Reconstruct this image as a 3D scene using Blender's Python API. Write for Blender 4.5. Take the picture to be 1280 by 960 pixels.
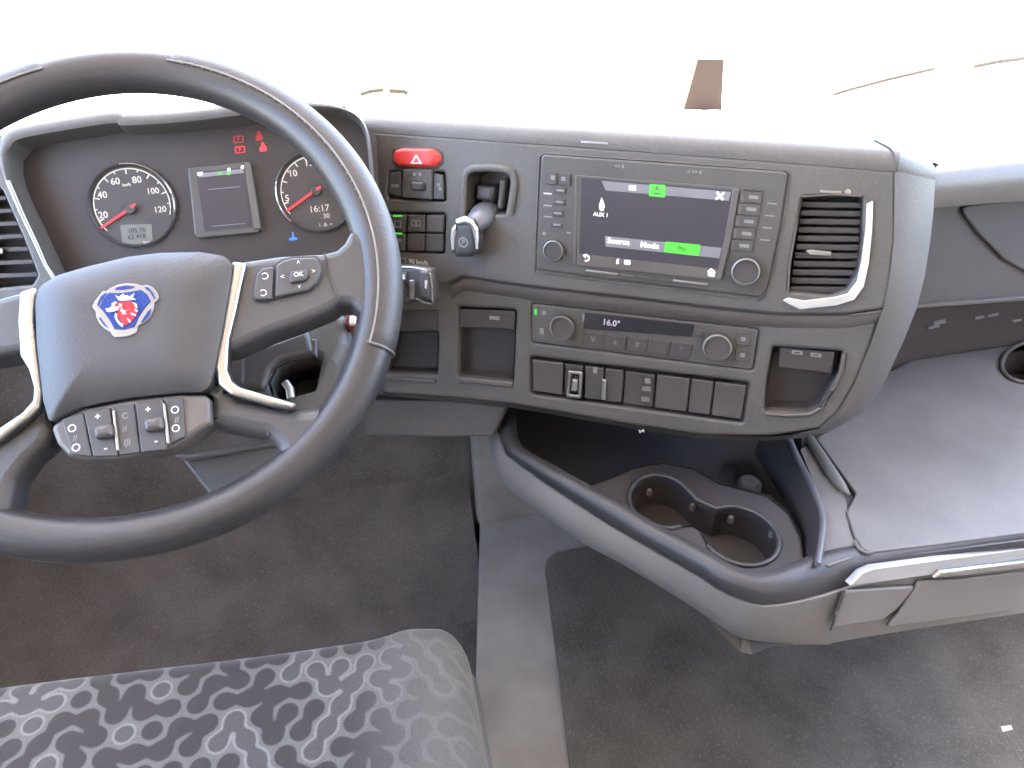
import bpy, math, random, bmesh
import numpy as np
from mathutils import Vector, Matrix
random.seed(7)
sc = bpy.context.scene
for o in list(bpy.data.objects): bpy.data.objects.remove(o)
V = Vector
EYE = V((0, 0, 1.25))                      # eye height above the cab floor
# ---------------------------------------------------------------- camera, world, sun, exposure
F = 900.0
h2 = V((6000, -820, 900)); h1 = V((-2781, -488, 900))
D = h1.cross(h2); D.normalize()
CX = h2.normalized(); CY = (-D).cross(CX)
M = Matrix((CX, CY, -D))                   # world <- camera (x right, y down, z forward)
cam_d = bpy.data.cameras.new('camera'); cam = bpy.data.objects.new('camera', cam_d); sc.collection.objects.link(cam)
r_, u_, f_ = M @ V((1, 0, 0)), M @ V((0, -1, 0)), M @ V((0, 0, 1))
mw = Matrix((r_, u_, -f_)).transposed().to_4x4(); mw.translation = EYE; cam.matrix_world = mw
cam_d.sensor_width = 36; cam_d.lens = F / 1280 * 36; cam_d.clip_start = .02; cam_d.clip_end = 2000
sc.camera = cam
SUN_EL, SUN_AZ = math.radians(78), math.radians(8)      # azimuth from +Y towards +X
world = bpy.data.worlds.new('World'); sc.world = world; world.use_nodes = True
wn = world.node_tree.nodes; bg = wn['Background']
sky = wn.new('ShaderNodeTexSky'); sky.sky_type = 'NISHITA'; sky.sun_disc = False
sky.sun_elevation = SUN_EL; sky.sun_rotation = SUN_AZ; sky.dust_density = 2.2
world.node_tree.links.new(sky.outputs[0], bg.inputs[0]); bg.inputs[1].default_value = .15
sl = bpy.data.lights.new('sun', 'SUN'); sl.energy = 4.0; sl.angle = math.radians(.53); sl.color = (1, .95, .88)
so = bpy.data.objects.new('sun', sl); sc.collection.objects.link(so)
sdir = V((math.sin(SUN_AZ) * math.cos(SUN_EL), math.cos(SUN_AZ) * math.cos(SUN_EL), math.sin(SUN_EL)))
so.rotation_euler = sdir.to_track_quat('Z', 'Y').to_euler(); so.location = (0, 4, 8)
sc.view_settings.view_transform = 'Standard'; sc.view_settings.look = 'None'
sc.view_settings.exposure = 4.7; sc.view_settings.gamma = 1
EXPO = 2 ** sc.view_settings.exposure
sc.cycles.use_denoising = True; sc.cycles.max_bounces = 8; sc.cycles.diffuse_bounces = 5
sc.cycles.sample_clamp_indirect = 6; sc.cycles.caustics_reflective = False; sc.cycles.caustics_refractive = False

# ---------------------------------------------------------------- geometry helpers
def ray(px, py): return (M @ V((px - 640, py - 480, F))).normalized()
class Plane:                                # a working plane in the cab: origin, normal (towards the seat), u right, v up
    def __init__(s, p0, n, u=None):
        s.p0 = V(p0); s.n = V(n).normalized()
        if u is None: u = V((0, 0, 1)).cross(s.n)
        s.u = (V(u) - s.n * V(u).dot(s.n)).normalized(); s.v = s.n.cross(s.u)
    def at(s, px, py, h=0):                 # world point of the plane lifted by h
        d = ray(px, py); q = s.p0 + s.n * h
        return EYE + d * ((q - EYE).dot(s.n) / d.dot(s.n))
    def loc(s, P): q = P - s.p0; return (q.dot(s.u), q.dot(s.v))
    def w(s, a, b, h=0): return s.p0 + s.u * a + s.v * b + s.n * h
def hp(plane, pts, h=0): return [plane.loc(plane.at(x, y, h)) for x, y in pts]
def Yp(px, py, y):
    d = ray(px, py); return EYE + d * ((y - EYE.y) / d.y)
def Zp(px, py, z):
    d = ray(px, py); return EYE + d * ((z - EYE.z) / d.z)
def fillet(pts, r, seg=4):
    if not r: return list(pts)
    out = []; n = len(pts)
    for i in range(n):
        a, b, c = V(pts[i - 1]), V(pts[i]), V(pts[(i + 1) % n])
        d1, d2 = a - b, c - b; l1, l2 = d1.length, d2.length
        if l1 < 1e-7 or l2 < 1e-7: continue
        d1 /= l1; d2 /= l2; ang = math.acos(max(-1, min(1, d1.dot(d2))))
        if ang > math.radians(172): out.append(tuple(b)); continue
        t = min(r / math.tan(ang / 2), l1 * .48, l2 * .48)
        p, q = b + d1 * t, b + d2 * t
        for k in range(seg + 1):
            s = k / seg; out.append(tuple(p * (1 - s) ** 2 + b * 2 * s * (1 - s) + q * s * s))
    return out
ORG = {}
MATS = {}
def link(name, me, mat, parent=None, smooth=True, label=None, ang=35):
    xs = np.empty(len(me.vertices) * 3, 'f'); me.vertices.foreach_get('co', xs); xs = xs.reshape(-1, 3)
    c = (xs.min(0) + xs.max(0)) / 2 if len(xs) else np.zeros(3)
    me.vertices.foreach_set('co', (xs - c).ravel())
    me.polygons.foreach_set('use_smooth', [smooth] * len(me.polygons))
    if smooth: me.set_sharp_from_angle(angle=math.radians(ang))
    me.materials.clear(); me.materials.append(mat); me.name = name; me.update()
    o = bpy.data.objects.new(name, me); sc.collection.objects.link(o)
    c = V([float(k) for k in c]); ORG[o] = c
    if parent: o.parent = parent; o.location = c - ORG[parent]
    else: o.location = c
    if label: o['label'] = label
    return o
def thing(name, label, cat, loc, group=None):
    o = bpy.data.objects.new(name, None); sc.collection.objects.link(o); o.empty_display_size = .05
    o.location = loc; ORG[o] = V(loc); o['label'] = label; o['category'] = cat
    if group: o['group'] = group
    return o
def tag(o, label, cat, group=None):
    o['label'] = label; o['category'] = cat
    if group: o['group'] = group
    return o
def struct(o): o['kind'] = 'structure'; return o
def slab(name, P, pts, h0, h1, mat, parent, r=0, bev=0, holes=(), hr=0, px=True, label=None, seg=4, bres=2):
    """plate of outline pts, from height h0 to h1 over plane P, rounded corners and edges, with through holes"""
    cu = bpy.data.curves.new(name, 'CURVE'); cu.dimensions = '2D'; cu.fill_mode = 'BOTH'
    for k, q in enumerate([pts] + list(holes)):
        q = hp(P, q, h1) if px else q
        q = fillet(q, r if k == 0 else hr, seg)
        s = cu.splines.new('POLY'); s.points.add(len(q) - 1); s.use_cyclic_u = True
        for i, p in enumerate(q): s.points[i].co = (p[0], p[1], 0, 1)
    th = (h1 - h0) / 2; bev = min(bev, th * .98)
    cu.extrude = max(1e-5, th - bev)
    if bev > 0: cu.bevel_depth = bev; cu.bevel_resolution = bres; cu.offset = -bev
    tmp = bpy.data.objects.new('t', cu); me = bpy.data.meshes.new_from_object(tmp)
    bpy.data.objects.remove(tmp); bpy.data.curves.remove(cu)
    mid = (h0 + h1) / 2
    me.transform(Matrix((P.u, P.v, P.n)).transposed().to_4x4()); me.transform(Matrix.Translation(P.p0 + P.n * mid))
    return link(name, me, mat, parent, True, label)
def mesh(name, verts, faces, mat, parent=None, smooth=True, label=None, ang=35):
    me = bpy.data.meshes.new(name); me.from_pydata([tuple(v) for v in verts], [], faces); me.validate()
    bm = bmesh.new(); bm.from_mesh(me); bmesh.ops.recalc_face_normals(bm, faces=bm.faces); bm.to_mesh(me); bm.free()
    return link(name, me, mat, parent, smooth, label, ang)
def grid(name, rows, mat, parent=None, closed=False, smooth=True, label=None, ang=50, caps=False):
    n = len(rows[0]); vs = [p for r in rows for p in r]; fs = []
    for i in range(len(rows) - 1):
        for j in range(n if closed else n - 1):
            k = (j + 1) % n; fs.append((i * n + j, i * n + k, (i + 1) * n + k, (i + 1) * n + j))
    if caps: fs.append(tuple(range(n))); fs.append(tuple((len(rows) - 1) * n + j for j in range(n)))
    return mesh(name, vs, fs, mat, parent, smooth, label, ang)
def pillow(name, P, pts, h0, H, mat, parent, r=.004, skirt=.006, pw=2.2, rings=6, px=True, label=None, edge=.35):
    """cushion-like cap: star-shaped outline that rises from h0 to h0+H towards the middle, with a skirt behind"""
    q = fillet(hp(P, pts, h0) if px else pts, r, 5)
    cx = sum(a for a, b in q) / len(q); cy = sum(b for a, b in q) / len(q)
    rows = [[P.w(a, b, h0 - skirt) for a, b in q]]
    for k in range(rings + 1):
        t = (k / rings) ** 1.6; s = 1 - t * .995
        h = h0 + H * (1 - (1 - min(1, t / edge)) ** pw) if t < edge else h0 + H
        rows.append([P.w(cx + (a - cx) * s, cy + (b - cy) * s, h) for a, b in q])
    return grid(name, rows, mat, parent, closed=True, label=label, caps=True)
def lathe(name, P, c, prof, mat, parent, n=36, label=None, px=True):
    """turned piece on the plane: profile of (radius, height) pairs"""
    a, b = P.loc(P.at(c[0], c[1], prof[-1][1])) if px else c
    rows = [[P.w(a + r * math.cos(2 * math.pi * j / n), b + r * math.sin(2 * math.pi * j / n), h) for j in range(n)] for r, h in prof]
    return grid(name, rows, mat, parent, closed=True, label=label, caps=True, ang=40)
def tube(name, pts, rad, mat, parent=None, n=10, closed=False, label=None, flat=1.0, up=None):
    m = len(pts); rows = []
    for i in range(m):
        a = pts[i - 1] if (i > 0 or closed) else pts[i]; b = pts[(i + 1) % m] if (i < m - 1 or closed) else pts[i]
        t = (b - a).normalized(); w = (V(up) if up is not None else V((0, 0, 1)) if abs(t.z) < .9 else V((1, 0, 0)))
        s = t.cross(w).normalized(); w = s.cross(t)
        rr = rad[i] if isinstance(rad, (list, tuple)) else rad
        rows.append([pts[i] + s * rr * math.cos(2 * math.pi * j / n) + w * rr * flat * math.sin(2 * math.pi * j / n) for j in range(n)])
    if closed: rows.append(rows[0])
    return grid(name, rows, mat, parent, closed=True, label=label, caps=not closed)
def pocket(name, P, pts, h, depth, mat, parent, shrink=.93, r=.003, px=True, label=None):
    """open box sunk behind the plane: side walls and a floor"""
    q = fillet(hp(P, pts, h) if px else pts, r, 3)
    cx = sum(a for a, b in q) / len(q); cy = sum(b for a, b in q) / len(q)
    A = [P.w(cx + (a - cx) * 1.01, cy + (b - cy) * 1.01, h) for a, b in q]
    B = [P.w(cx + (a - cx) * shrink, cy + (b - cy) * shrink, h - depth) for a, b in q]
    n = len(q); fs = [(i, (i + 1) % n, n + (i + 1) % n, n + i) for i in range(n)] + [tuple(range(n, 2 * n))]
    return mesh(name, A + B, fs, mat, parent, label=label)
def text(name, P, s, c, size, h, mat, parent, px=True, rot=0, xs=1.0, off=.0):
    cu = bpy.data.curves.new(name, 'FONT'); cu.body = s; cu.size = size; cu.align_x = 'CENTER'; cu.align_y = 'CENTER'
    cu.extrude = .0001; cu.resolution_u = 3; cu.offset = off * size
    tmp = bpy.data.objects.new('t', cu); me = bpy.data.meshes.new_from_object(tmp)
    bpy.data.objects.remove(tmp); bpy.data.curves.remove(cu)
    a, b = P.loc(P.at(c[0], c[1], h)) if px else c
    me.transform(Matrix.Diagonal((xs, 1, 1, 1))); me.transform(Matrix.Rotation(rot, 4, 'Z')); me.transform(Matrix.Translation((a, b, 0)))
    me.transform(Matrix((P.u, P.v, P.n)).transposed().to_4x4()); me.transform(Matrix.Translation(P.p0 + P.n * h))
    return link(name, me, mat, parent, False)
def rect(c, w, h, sk=.07, sv=0):            # pixel rectangle that follows the slope of the panel rows
    x, y = c; return [(x - w / 2 - sv * h / 2 * -1, y - h / 2 - sk * w / 2), (x + w / 2 + sv * h / 2, y - h / 2 + sk * w / 2), (x + w / 2 - sv * h / 2, y + h / 2 + sk * w / 2), (x - w / 2 - sv * h / 2, y + h / 2 - sk * w / 2)]
def lerp(a, b, t): return (a[0] + (b[0] - a[0]) * t, a[1] + (b[1] - a[1]) * t)
def Q(c4, s, t): return lerp(lerp(c4[0], c4[1], s), lerp(c4[3], c4[2], s), t)
def cell(c4, s0, s1, t0, t1): return [Q(c4, s0, t0), Q(c4, s1, t0), Q(c4, s1, t1), Q(c4, s0, t1)]

# ---------------------------------------------------------------- materials
def plastic(name, col, rough=.5, grain=0, gscale=900, mott=.12, spec=.5, metal=0, coat=0, dust=0):
    m = bpy.data.materials.new(name); m.use_nodes = True; t = m.node_tree; N = t.nodes; L = t.links; b = N['Principled BSDF']
    b.inputs['Roughness'].default_value = rough; b.inputs['Metallic'].default_value = metal
    b.inputs['Specular IOR Level'].default_value = spec
    if coat: b.inputs['Coat Weight'].default_value = coat; b.inputs['Coat Roughness'].default_value = .05
    tc = N.new('ShaderNodeTexCoord')
    nz = N.new('ShaderNodeTexNoise'); nz.inputs['Scale'].default_value = 9; nz.inputs['Detail'].default_value = 6
    L.new(tc.outputs['Object'], nz.inputs['Vector'])
    mr = N.new('ShaderNodeMapRange'); mr.inputs[1].default_value = .3; mr.inputs[2].default_value = .7
    mr.inputs[3].default_value = 1 - mott; mr.inputs[4].default_value = 1 + mott; L.new(nz.outputs[0], mr.inputs[0])
    mx = N.new('ShaderNodeVectorMath'); mx.operation = 'SCALE'; mx.inputs[0].default_value = col[:3]; L.new(mr.outputs[0], mx.inputs['Scale'])
    src = mx.outputs[0]
    if dust:
        n2 = N.new('ShaderNodeTexNoise'); n2.inputs['Scale'].default_value = 260; n2.inputs['Detail'].default_value = 3; L.new(tc.outputs['Object'], n2.inputs['Vector'])
        r2 = N.new('ShaderNodeMapRange'); r2.inputs[1].default_value = .52; r2.inputs[2].default_value = .75; r2.inputs[4].default_value = dust; L.new(n2.outputs[0], r2.inputs[0])
        mi = N.new('ShaderNodeMix'); mi.data_type = 'RGBA'; L.new(r2.outputs[0], mi.inputs['Factor']); L.new(src, mi.inputs['A']); mi.inputs['B'].default_value = (.3, .28, .25, 1)
        src = mi.outputs['Result']
    L.new(src, b.inputs['Base Color'])
    r3 = N.new('ShaderNodeMapRange'); r3.inputs[3].default_value = max(0, rough - .06); r3.inputs[4].default_value = rough + .08; L.new(nz.outputs[0], r3.inputs[0]); L.new(r3.outputs[0], b.inputs['Roughness'])
    if grain:
        vo = N.new('ShaderNodeTexVoronoi'); vo.inputs['Scale'].default_value = gscale; L.new(tc.outputs['Object'], vo.inputs['Vector'])
        bp = N.new('ShaderNodeBump'); bp.inputs['Strength'].default_value = grain; bp.inputs['Distance'].default_value = .0006
        L.new(vo.outputs['Distance'], bp.inputs['Height']); L.new(bp.outputs[0], b.inputs['Normal'])
    MATS[name] = m; return m
def glow(name, col, k):                     # lamps and lit displays: k is how bright they read in the finished exposure
    m = bpy.data.materials.new(name); m.use_nodes = True; b = m.node_tree.nodes['Principled BSDF']
    b.inputs['Base Color'].default_value = (*[c * .3 for c in col], 1); b.inputs['Emission Color'].default_value = (*col, 1)
    b.inputs['Emission Strength'].default_value = k / EXPO; b.inputs['Roughness'].default_value = .4; return m
dash_m = plastic('dash plastic', (.084, .079, .074), .5, .28, 1000, dust=.08)
dash2_m = plastic('lower dash plastic', (.076, .072, .067), .5, .28, 1000, dust=.08)
top_m = plastic('dash top plastic', (.12, .112, .105), .42, .25, 700, dust=.08)
edge_m = plastic('satin edge plastic', (.088, .078, .072), .4)
black_m = plastic('black plastic', (.040, .034, .033), .45)
recess_m = plastic('recess black plastic', (.036, .030, .029), .6)
key_m = plastic('key plastic', (.050, .046, .046), .42, .1, 1200)
key2_m = plastic('blank key plastic', (.060, .054, .052), .45, .1, 1200)
unit_m = plastic('head unit plastic', (.068, .064, .060), .42, .08, 1200, dust=.03)
gloss_m = plastic('display glass', (.02, .02, .024), .12, spec=.5)
chrome_m = plastic('satin chrome', (.33, .325, .31), .28, metal=1, mott=.03)
alu_m = plastic('satin silver paint', (.30, .295, .285), .35, metal=.8, mott=.04)
red_m = plastic('red button plastic', (.50, .035, .03), .38, mott=.05)
white_m = plastic('white print', (.5, .5, .5), .5, mott=.05)
grey_m = plastic('grey print', (.19, .19, .19), .5)
rim_m = plastic('wheel rim plastic', (.026, .025, .026), .40, .12, 700)
lea_m = plastic('wheel leather', (.036, .031, .029), .5, .35, 500)
hub_m = plastic('airbag cover plastic', (.036, .036, .038), .5, .3, 500)
spoke_m = plastic('spoke plastic', (.042, .042, .045), .45, .12, 900)
blue_m = plastic('blue enamel', (.006, .030, .17), .5, spec=.25, mott=.05)
enr_m = plastic('red enamel', (.42, .02, .03), .5, spec=.25, mott=.05)
trim_m = plastic('light grey trim plastic', (.158, .150, .140), .5, .2, 900, dust=.12)
rimb_m = plastic('console rim plastic', (.034, .033, .035), .42, .15, 900)
tray_m = plastic('tray plastic', (.034, .030, .030), .55, .15, 900)
mat_m = plastic('shelf rubber mat', (.104, .100, .095), .5, .3, 500, mott=.18, dust=.08)
pass_m = plastic('passenger dash plastic', (.068, .062, .057), .55, .2, 900)
carpet_m = plastic('dark carpet', (.105, .092, .082), .9, .8, 400, mott=.3, dust=.3)
tunnel_m = plastic('grey tunnel covering', (.26, .245, .225), .75, .4, 600, mott=.22, dust=.35)
cloth_m = plastic('headliner cloth', (.60, .52, .45), .9, .3, 400)
card_m = plastic('brown cardboard', (.085, .055, .038), .8)
paper_m = plastic('white paper scrap', (.75, .7, .6), .8)
conc_m = plastic('sunlit concrete', (.42, .40, .37), .9, 0, mott=.15)
wiper_m = plastic('glare tinted wiper rubber', (.10, .07, .045), .6)  # lightened brown puts the windscreen glare into the wiper colour
g_white = glow('lit white', (1, 1, 1), 1.1); g_green = glow('lit green', (.12, .85, .08), .75); g_red = glow('lit red', (1, .06, .08), .8)
g_redm = glow('dim red', (1, .08, .08), .07); g_blue = glow('lit blue', (.05, .3, 1), .8); g_lcd = glow('grey lcd', (.32, .33, .30), .22)
g_grey = glow('dim grey display', (.5, .5, .55), .10); g_cream = glow('cream print', (.95, .9, .8), .55); g_bar = glow('display bar', (.5, .5, .55), .16)
g_disp = glow('screen picture', (.09, .08, .105), .2)
def glass():
    m = bpy.data.materials.new('window glass'); m.use_nodes = True; t = m.node_tree; N = t.nodes; N.clear()
    o = N.new('ShaderNodeOutputMaterial'); tr = N.new('ShaderNodeBsdfTransparent'); gl = N.new('ShaderNodeBsdfGlossy'); gl.inputs['Roughness'].default_value = .02
    tr.inputs[0].default_value = (.93, .95, .94, 1)
    fr = N.new('ShaderNodeFresnel'); fr.inputs[0].default_value = 1.25; mi = N.new('ShaderNodeMixShader')
    t.links.new(fr.outputs[0], mi.inputs[0]); t.links.new(tr.outputs[0], mi.inputs[1]); t.links.new(gl.outputs[0], mi.inputs[2]); t.links.new(mi.outputs[0], o.inputs[0]); return m
glass_m = glass()
def ribbed():
    m = plastic('ribbed rubber mat', (.088, .082, .074), .65, .4, 500, mott=.4, dust=.3); t = m.node_tree; N = t.nodes; L = t.links
    w = N.new('ShaderNodeTexWave'); w.inputs['Scale'].default_value = 28; w.inputs['Distortion'].default_value = .4; w.bands_direction = 'X'
    tc = N.new('ShaderNodeTexCoord'); L.new(tc.outputs['Object'], w.inputs['Vector'])
    b2 = N.new('ShaderNodeBump'); b2.inputs['Strength'].default_value = .12; b2.inputs['Distance'].default_value = .002; L.new(w.outputs['Fac'], b2.inputs['Height'])
    b = N['Principled BSDF']; old = b.inputs['Normal'].links[0].from_socket; L.new(old, b2.inputs['Normal']); L.new(b2.outputs[0], b.inputs['Normal']); return m
rib_m = ribbed()

# ---------------------------------------------------------------- working planes of the cab
n_pc = V((-.51, -.833, .215)); PC = Plane(EYE + ray(815, 285) * .86, n_pc)          # centre panel, turned to the driver
CL = Plane(EYE + ray(260, 250) * .95, (0, -math.cos(.4), math.sin(.4)))             # instrument cluster
WT = .819; WC = EYE + V((-.214, .589, -.25)); PW = Plane(WC, (0, -math.cos(WT), math.sin(WT)))   # steering wheel
def ZPl(z): return Plane((0, 0, z), (0, 0, 1), (1, 0, 0))
FLOOR = 0.0; TUN = .10

# ---------------------------------------------------------------- setting: ground outside, cab floor, shell
g = struct(mesh('ground', [(-400, -400, -1.3), (400, -400, -1.3), (400, 900, -1.3), (-400, 900, -1.3)], [(0, 1, 2, 3)], conc_m))
def box(name, a, b, mat, parent=None, bev=.0, label=None):
    x0, y0, z0 = a; x1, y1, z1 = b
    vs = [(x, y, z) for x in (x0, x1) for y in (y0, y1) for z in (z0, z1)]
    fs = [(0, 1, 3, 2), (4, 6, 7, 5), (0, 4, 5, 1), (2, 3, 7, 6), (0, 2, 6, 4), (1, 5, 7, 3)]
    me = bpy.data.meshes.new(name); me.from_pydata(vs, [], fs)
    bm = bmesh.new(); bm.from_mesh(me); bmesh.ops.recalc_face_normals(bm, faces=bm.faces)
    if bev: bmesh.ops.bevel(bm, geom=list(bm.edges), offset=bev, segments=3, affect='EDGES', profile=.5)
    bm.to_mesh(me); bm.free(); return link(name, me, mat, parent, True, label)
struct(box('floor', (-.98, -1.0, -.05), (1.36, 1.9, FLOOR), carpet_m))
tun = [Zp(600, 640, TUN), Zp(596, 780, TUN), Zp(592, 960, TUN)]
tun_l = [(p.x, p.y) for p in tun]; d = V(tun_l[-1]) - V(tun_l[-2]); tun_l.append(tuple(V(tun_l[-1]) + d.normalized() * .9))
zp0 = ZPl(0)
struct(slab('tunnel_floor', zp0, [(1.33, 1.215), (tun_l[0][0] + .0, 1.215)] + tun_l + [(1.33, tun_l[-1][1])], .002, TUN, tunnel_m, None, r=0, bev=.008, px=False))
struct(box('tunnel_riser', (tun_l[0][0] - .01, 1.175, TUN - .01), (1.32, 1.219, .60), tunnel_m, None, .012))
struct(box('bulkhead', (-.979, 1.22, -.04), (1.359, 1.262, .940), carpet_m))
struct(grid('floor_cove', [[V((x, 1.219 - .22 * (1 - math.sin(a * math.pi / 20)), .001 + .22 * (1 - math.cos(a * math.pi / 20)))) for x in (-.97, float(tun_l[0][0]) - .02)] for a in range(0, 11)], carpet_m))
struct(box('wall_back', (-.98, -1.05, 0), (1.36, -1.0, 2.05), cloth_m))
struct(box('ceiling', (-.98, -1.04, 2.0), (1.36, 1.0, 2.05), cloth_m))
sv = box('sun_blocker', (-.96, .985, 1.965), (1.34, 1.195, 1.997), cloth_m, None, .004); tag(sv, 'unseen cloth slab added as sun blocker along the top of the windscreen', 'sun blocker')  # unseen slab, added to keep direct sun off the seat and console
struct(box('wall_left', (-1.03, -1.0, -.4), (-.98, 1.9, .95), cloth_m))
struct(box('wall_right', (1.36, -1.0, -.4), (1.41, 1.9, .95), cloth_m))
struct(box('wall_left', (-1.03, -1.0, .96), (-.98, -.1, 2.0), cloth_m))
struct(box('wall_right', (1.36, -1.0, .96), (1.41, -.1, 2.0), cloth_m))
ws = mesh('windscreen', [(-.98, 1.225, .95), (1.36, 1.225, .95), (1.36, 1.215, 2.02), (-.98, 1.215, 2.02)], [(0, 1, 2, 3)], glass_m)
tag(ws, 'large sloping windscreen glass above the dashboard, blown out by daylight', 'windscreen')

# ================================================================ DASHBOARD
dash = thing('dashboard', 'dark grey wraparound truck dashboard with gauges, screen and air vents', 'dashboard', (.25, .95, .95))
def P_(nm, pl, pts, h0, h1, mat, par=dash, **k): return slab(nm, pl, pts, h0, h1, mat, par, **k)
def mark(pl, c, w, h, hh, mat, par, nm='icon', sk=.08, r=0): return slab(nm, pl, rect(c, w, h, sk), hh, hh + .0004, mat, par, r=r)
# ---- centre panel, upper skin with openings
HF = .008
vent_hole = [(1003, 246), (1078, 247), (1077, 300), (1071, 340), (1058, 362), (1036, 369), (985, 364), (989, 325), (997, 280)]
pb_hole = [(581, 268), (582, 222), (592, 214), (632, 216), (638, 224), (632, 268)]
clus_hole = [(486, 214), (556, 215), (557, 252), (484, 248)]
bank_hole = [(470, 265), (557, 267), (555, 317), (468, 313)]
seam = [(560, 355), (578, 346), (660, 358), (800, 374), (900, 386), (975, 393), (1060, 393), (1105, 386)]
up_out = [(459, 164), (640, 177), (820, 190), (1000, 204), (1120, 214), (1119, 300), (1112, 360), (1105, 386)] + seam[::-1][1:] + [(490, 353), (462, 350)]
P_('centre_panel', PC, up_out, 0, HF, dash_m, r=.004, bev=.0035, holes=[vent_hole, pb_hole, clus_hole, bank_hole], hr=.004)
# lower skin with pockets
HL = .0
pA = [(492, 416), (547, 415), (546, 468), (480, 466)]; pB = [(573, 384), (645, 388), (641, 478), (571, 470)]
usb_hole = [(966, 434), (1054, 440), (1050, 465), (1024, 510), (1010, 516), (956, 514), (958, 480)]
row_hole = [(663, 446), (935, 479), (928, 528), (663, 492)]
cl_hole = [(665, 380), (948, 412), (940, 462), (665, 427)]
low_out = [(462, 346), (575, 338), (660, 350), (800, 366), (975, 386), (1108, 380), (1090, 430), (1070, 480), (1050, 515), (1026, 537), (960, 546), (880, 545), (800, 534), (720, 520), (640, 506), (560, 498), (478, 492)]
P_('lower_panel', PC, low_out, -.03, HL, dash2_m, r=.006, bev=.005, holes=[pA, pB, usb_hole, row_hole, cl_hole], hr=.004)
# sloping ledge under the seam
lg0 = [(564, 360), (582, 350), (662, 362), (800, 378), (900, 390), (975, 397), (1060, 397), (1106, 389)]
rows = [[PC.at(x, y - 2, .006) for x, y in lg0], [PC.at(x, y + 4, .0055) for x, y in lg0], [PC.at(x, y + 12, .001) for x, y in lg0], [PC.at(x, y + 15, -.003) for x, y in lg0]]
grid('ledge', rows, edge_m, dash)
# top roll along the front edge of the dash
T = [(455, 165), (560, 172), (640, 178), (730, 184), (820, 191), (910, 198), (1000, 205), (1060, 210), (1121, 215)]
def roll(t, rr=.018, back=.05):
    p = PC.at(*t, HF); up = V((0, 0, 1)); bk = V((PC.n.x, PC.n.y, 0)).normalized() * -1
    out = [p + bk * .004 - up * .004, p]
    for k in range(1, 7):
        a = k / 6 * math.pi / 2; out.append(p + bk * rr * (1 - math.cos(a)) + up * rr * math.sin(a))
    out.append(p + bk * back + up * rr); return out
rolls = [roll(t) for t in T]
grid('top_edge_roll', [list(r) for r in zip(*rolls)], dash_m, dash)
# right flank: rounds from the panel face round to the side
Bf = [(1118, 213), (1118, 260), (1117, 300), (1112, 345), (1104, 386), (1088, 430), (1068, 480), (1048, 513), (1024, 536), (990, 543)]
Sf = [(1169, 225), (1167, 262), (1163, 300), (1156, 345), (1146, 385), (1130, 425), (1104, 482), (1080, 515), (1035, 541), (990, 546)]
fr_ = []
for i, (b, s) in enumerate(zip(Bf, Sf)):
    h = HF if i < 5 else HL
    P0 = PC.at(*b, h + .0004); P2 = PC.at(*s, -.028); P1 = (P0 + P2) / 2 + PC.n * .007
    row = [P0 * (1 - t) ** 2 + P1 * 2 * t * (1 - t) + P2 * t * t for t in [k / 8 for k in range(9)]]
    row += [P2 + V((.012, .06, -.012)), P2 + V((.02, .22, -.05))]
    fr_.append(row)
grid('right_flank', fr_, dash_m, dash)
cr = fr_[0][:9]; crolls = []
for k in range(0, 9):
    p = cr[k]; a_ = cr[min(8, k + 1)] - cr[max(0, k - 1)]; a_.z = 0; a_.normalize(); bk = V((-a_.y, a_.x, 0)); up = V((0, 0, 1)); o_ = [p - up * .002, p]
    for j in range(1, 7):
        g_ = j / 6 * math.pi / 2; o_.append(p + bk * .018 * (1 - math.cos(g_)) + up * .018 * math.sin(g_))
    o_.append(p + bk * (.05 if k < 2 else .03) + up * .0182); crolls.append(o_)
lastp = crolls[-1]; crolls.append([q + V((.012, .16, -.03)) for q in lastp]); crolls = [rolls[-1]] + crolls
grid('corner_roll', [list(r) for r in zip(*crolls)], dash_m, dash)
tube('flank_seam', [PC.at(x, y, h) for x, y, h in [(1062, 394, .007), (1095, 390, .006), (1115, 383, .001), (1130, 371, -.009), (1146, 354, -.024)]], .0011, edge_m, dash, n=6)
# underside of the centre panel
us = [(478, 491), (560, 497), (640, 505), (720, 519), (800, 533), (880, 544), (960, 546), (1010, 542)]
grid('underside', [[PC.at(x, y, -.002) for x, y in us], [PC.at(x, y, -.03) - V((0, 0, .006)) for x, y in us], [PC.at(x, y, 0) + V((.05, .45, .03)) for x, y in us]], dash2_m, dash)
# dash top
RT = [r[-1] - V((0, 0, .001)) for r in rolls]
hood_px = [(68, 352), (40, 292), (14, 236), (6, 200), (12, 184), (24, 173), (75, 163), (141, 153), (156, 156), (225, 152), (285, 145), (345, 138), (395, 135), (425, 137), (444, 145), (455, 160), (460, 185), (466, 250), (472, 330)]
HH = .034
cc = CL.at(250, 260, 0)
hoodrows = []; hl = [CL.at(x, y, HH) for x, y in hood_px]
cen = V(CL.loc(cc))
def smooth(P, m=5):
    out = []
    for i in range(len(P) - 1):
        a, b, c, d_ = P[max(0, i - 1)], P[i], P[i + 1], P[min(len(P) - 1, i + 2)]
        for k in range(m):
            t = k / m; out.append(.5 * ((2 * b) + (c - a) * t + (2 * a - 5 * b + 4 * c - d_) * t * t + (3 * b - a - 3 * c + d_) * t ** 3))
    return out + [P[-1]]
hl = smooth(hl)
def outv(i):
    a = V(CL.loc(hl[max(0, i - 1)])); b = V(CL.loc(hl[min(len(hl) - 1, i + 1)])); t = (b - a).normalized(); nrm = V((-t.y, t.x))
    if nrm.dot(V(CL.loc(hl[i])) - cen) < 0: nrm = -nrm
    return (CL.u * nrm.x + CL.v * nrm.y)
hr = []
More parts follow.
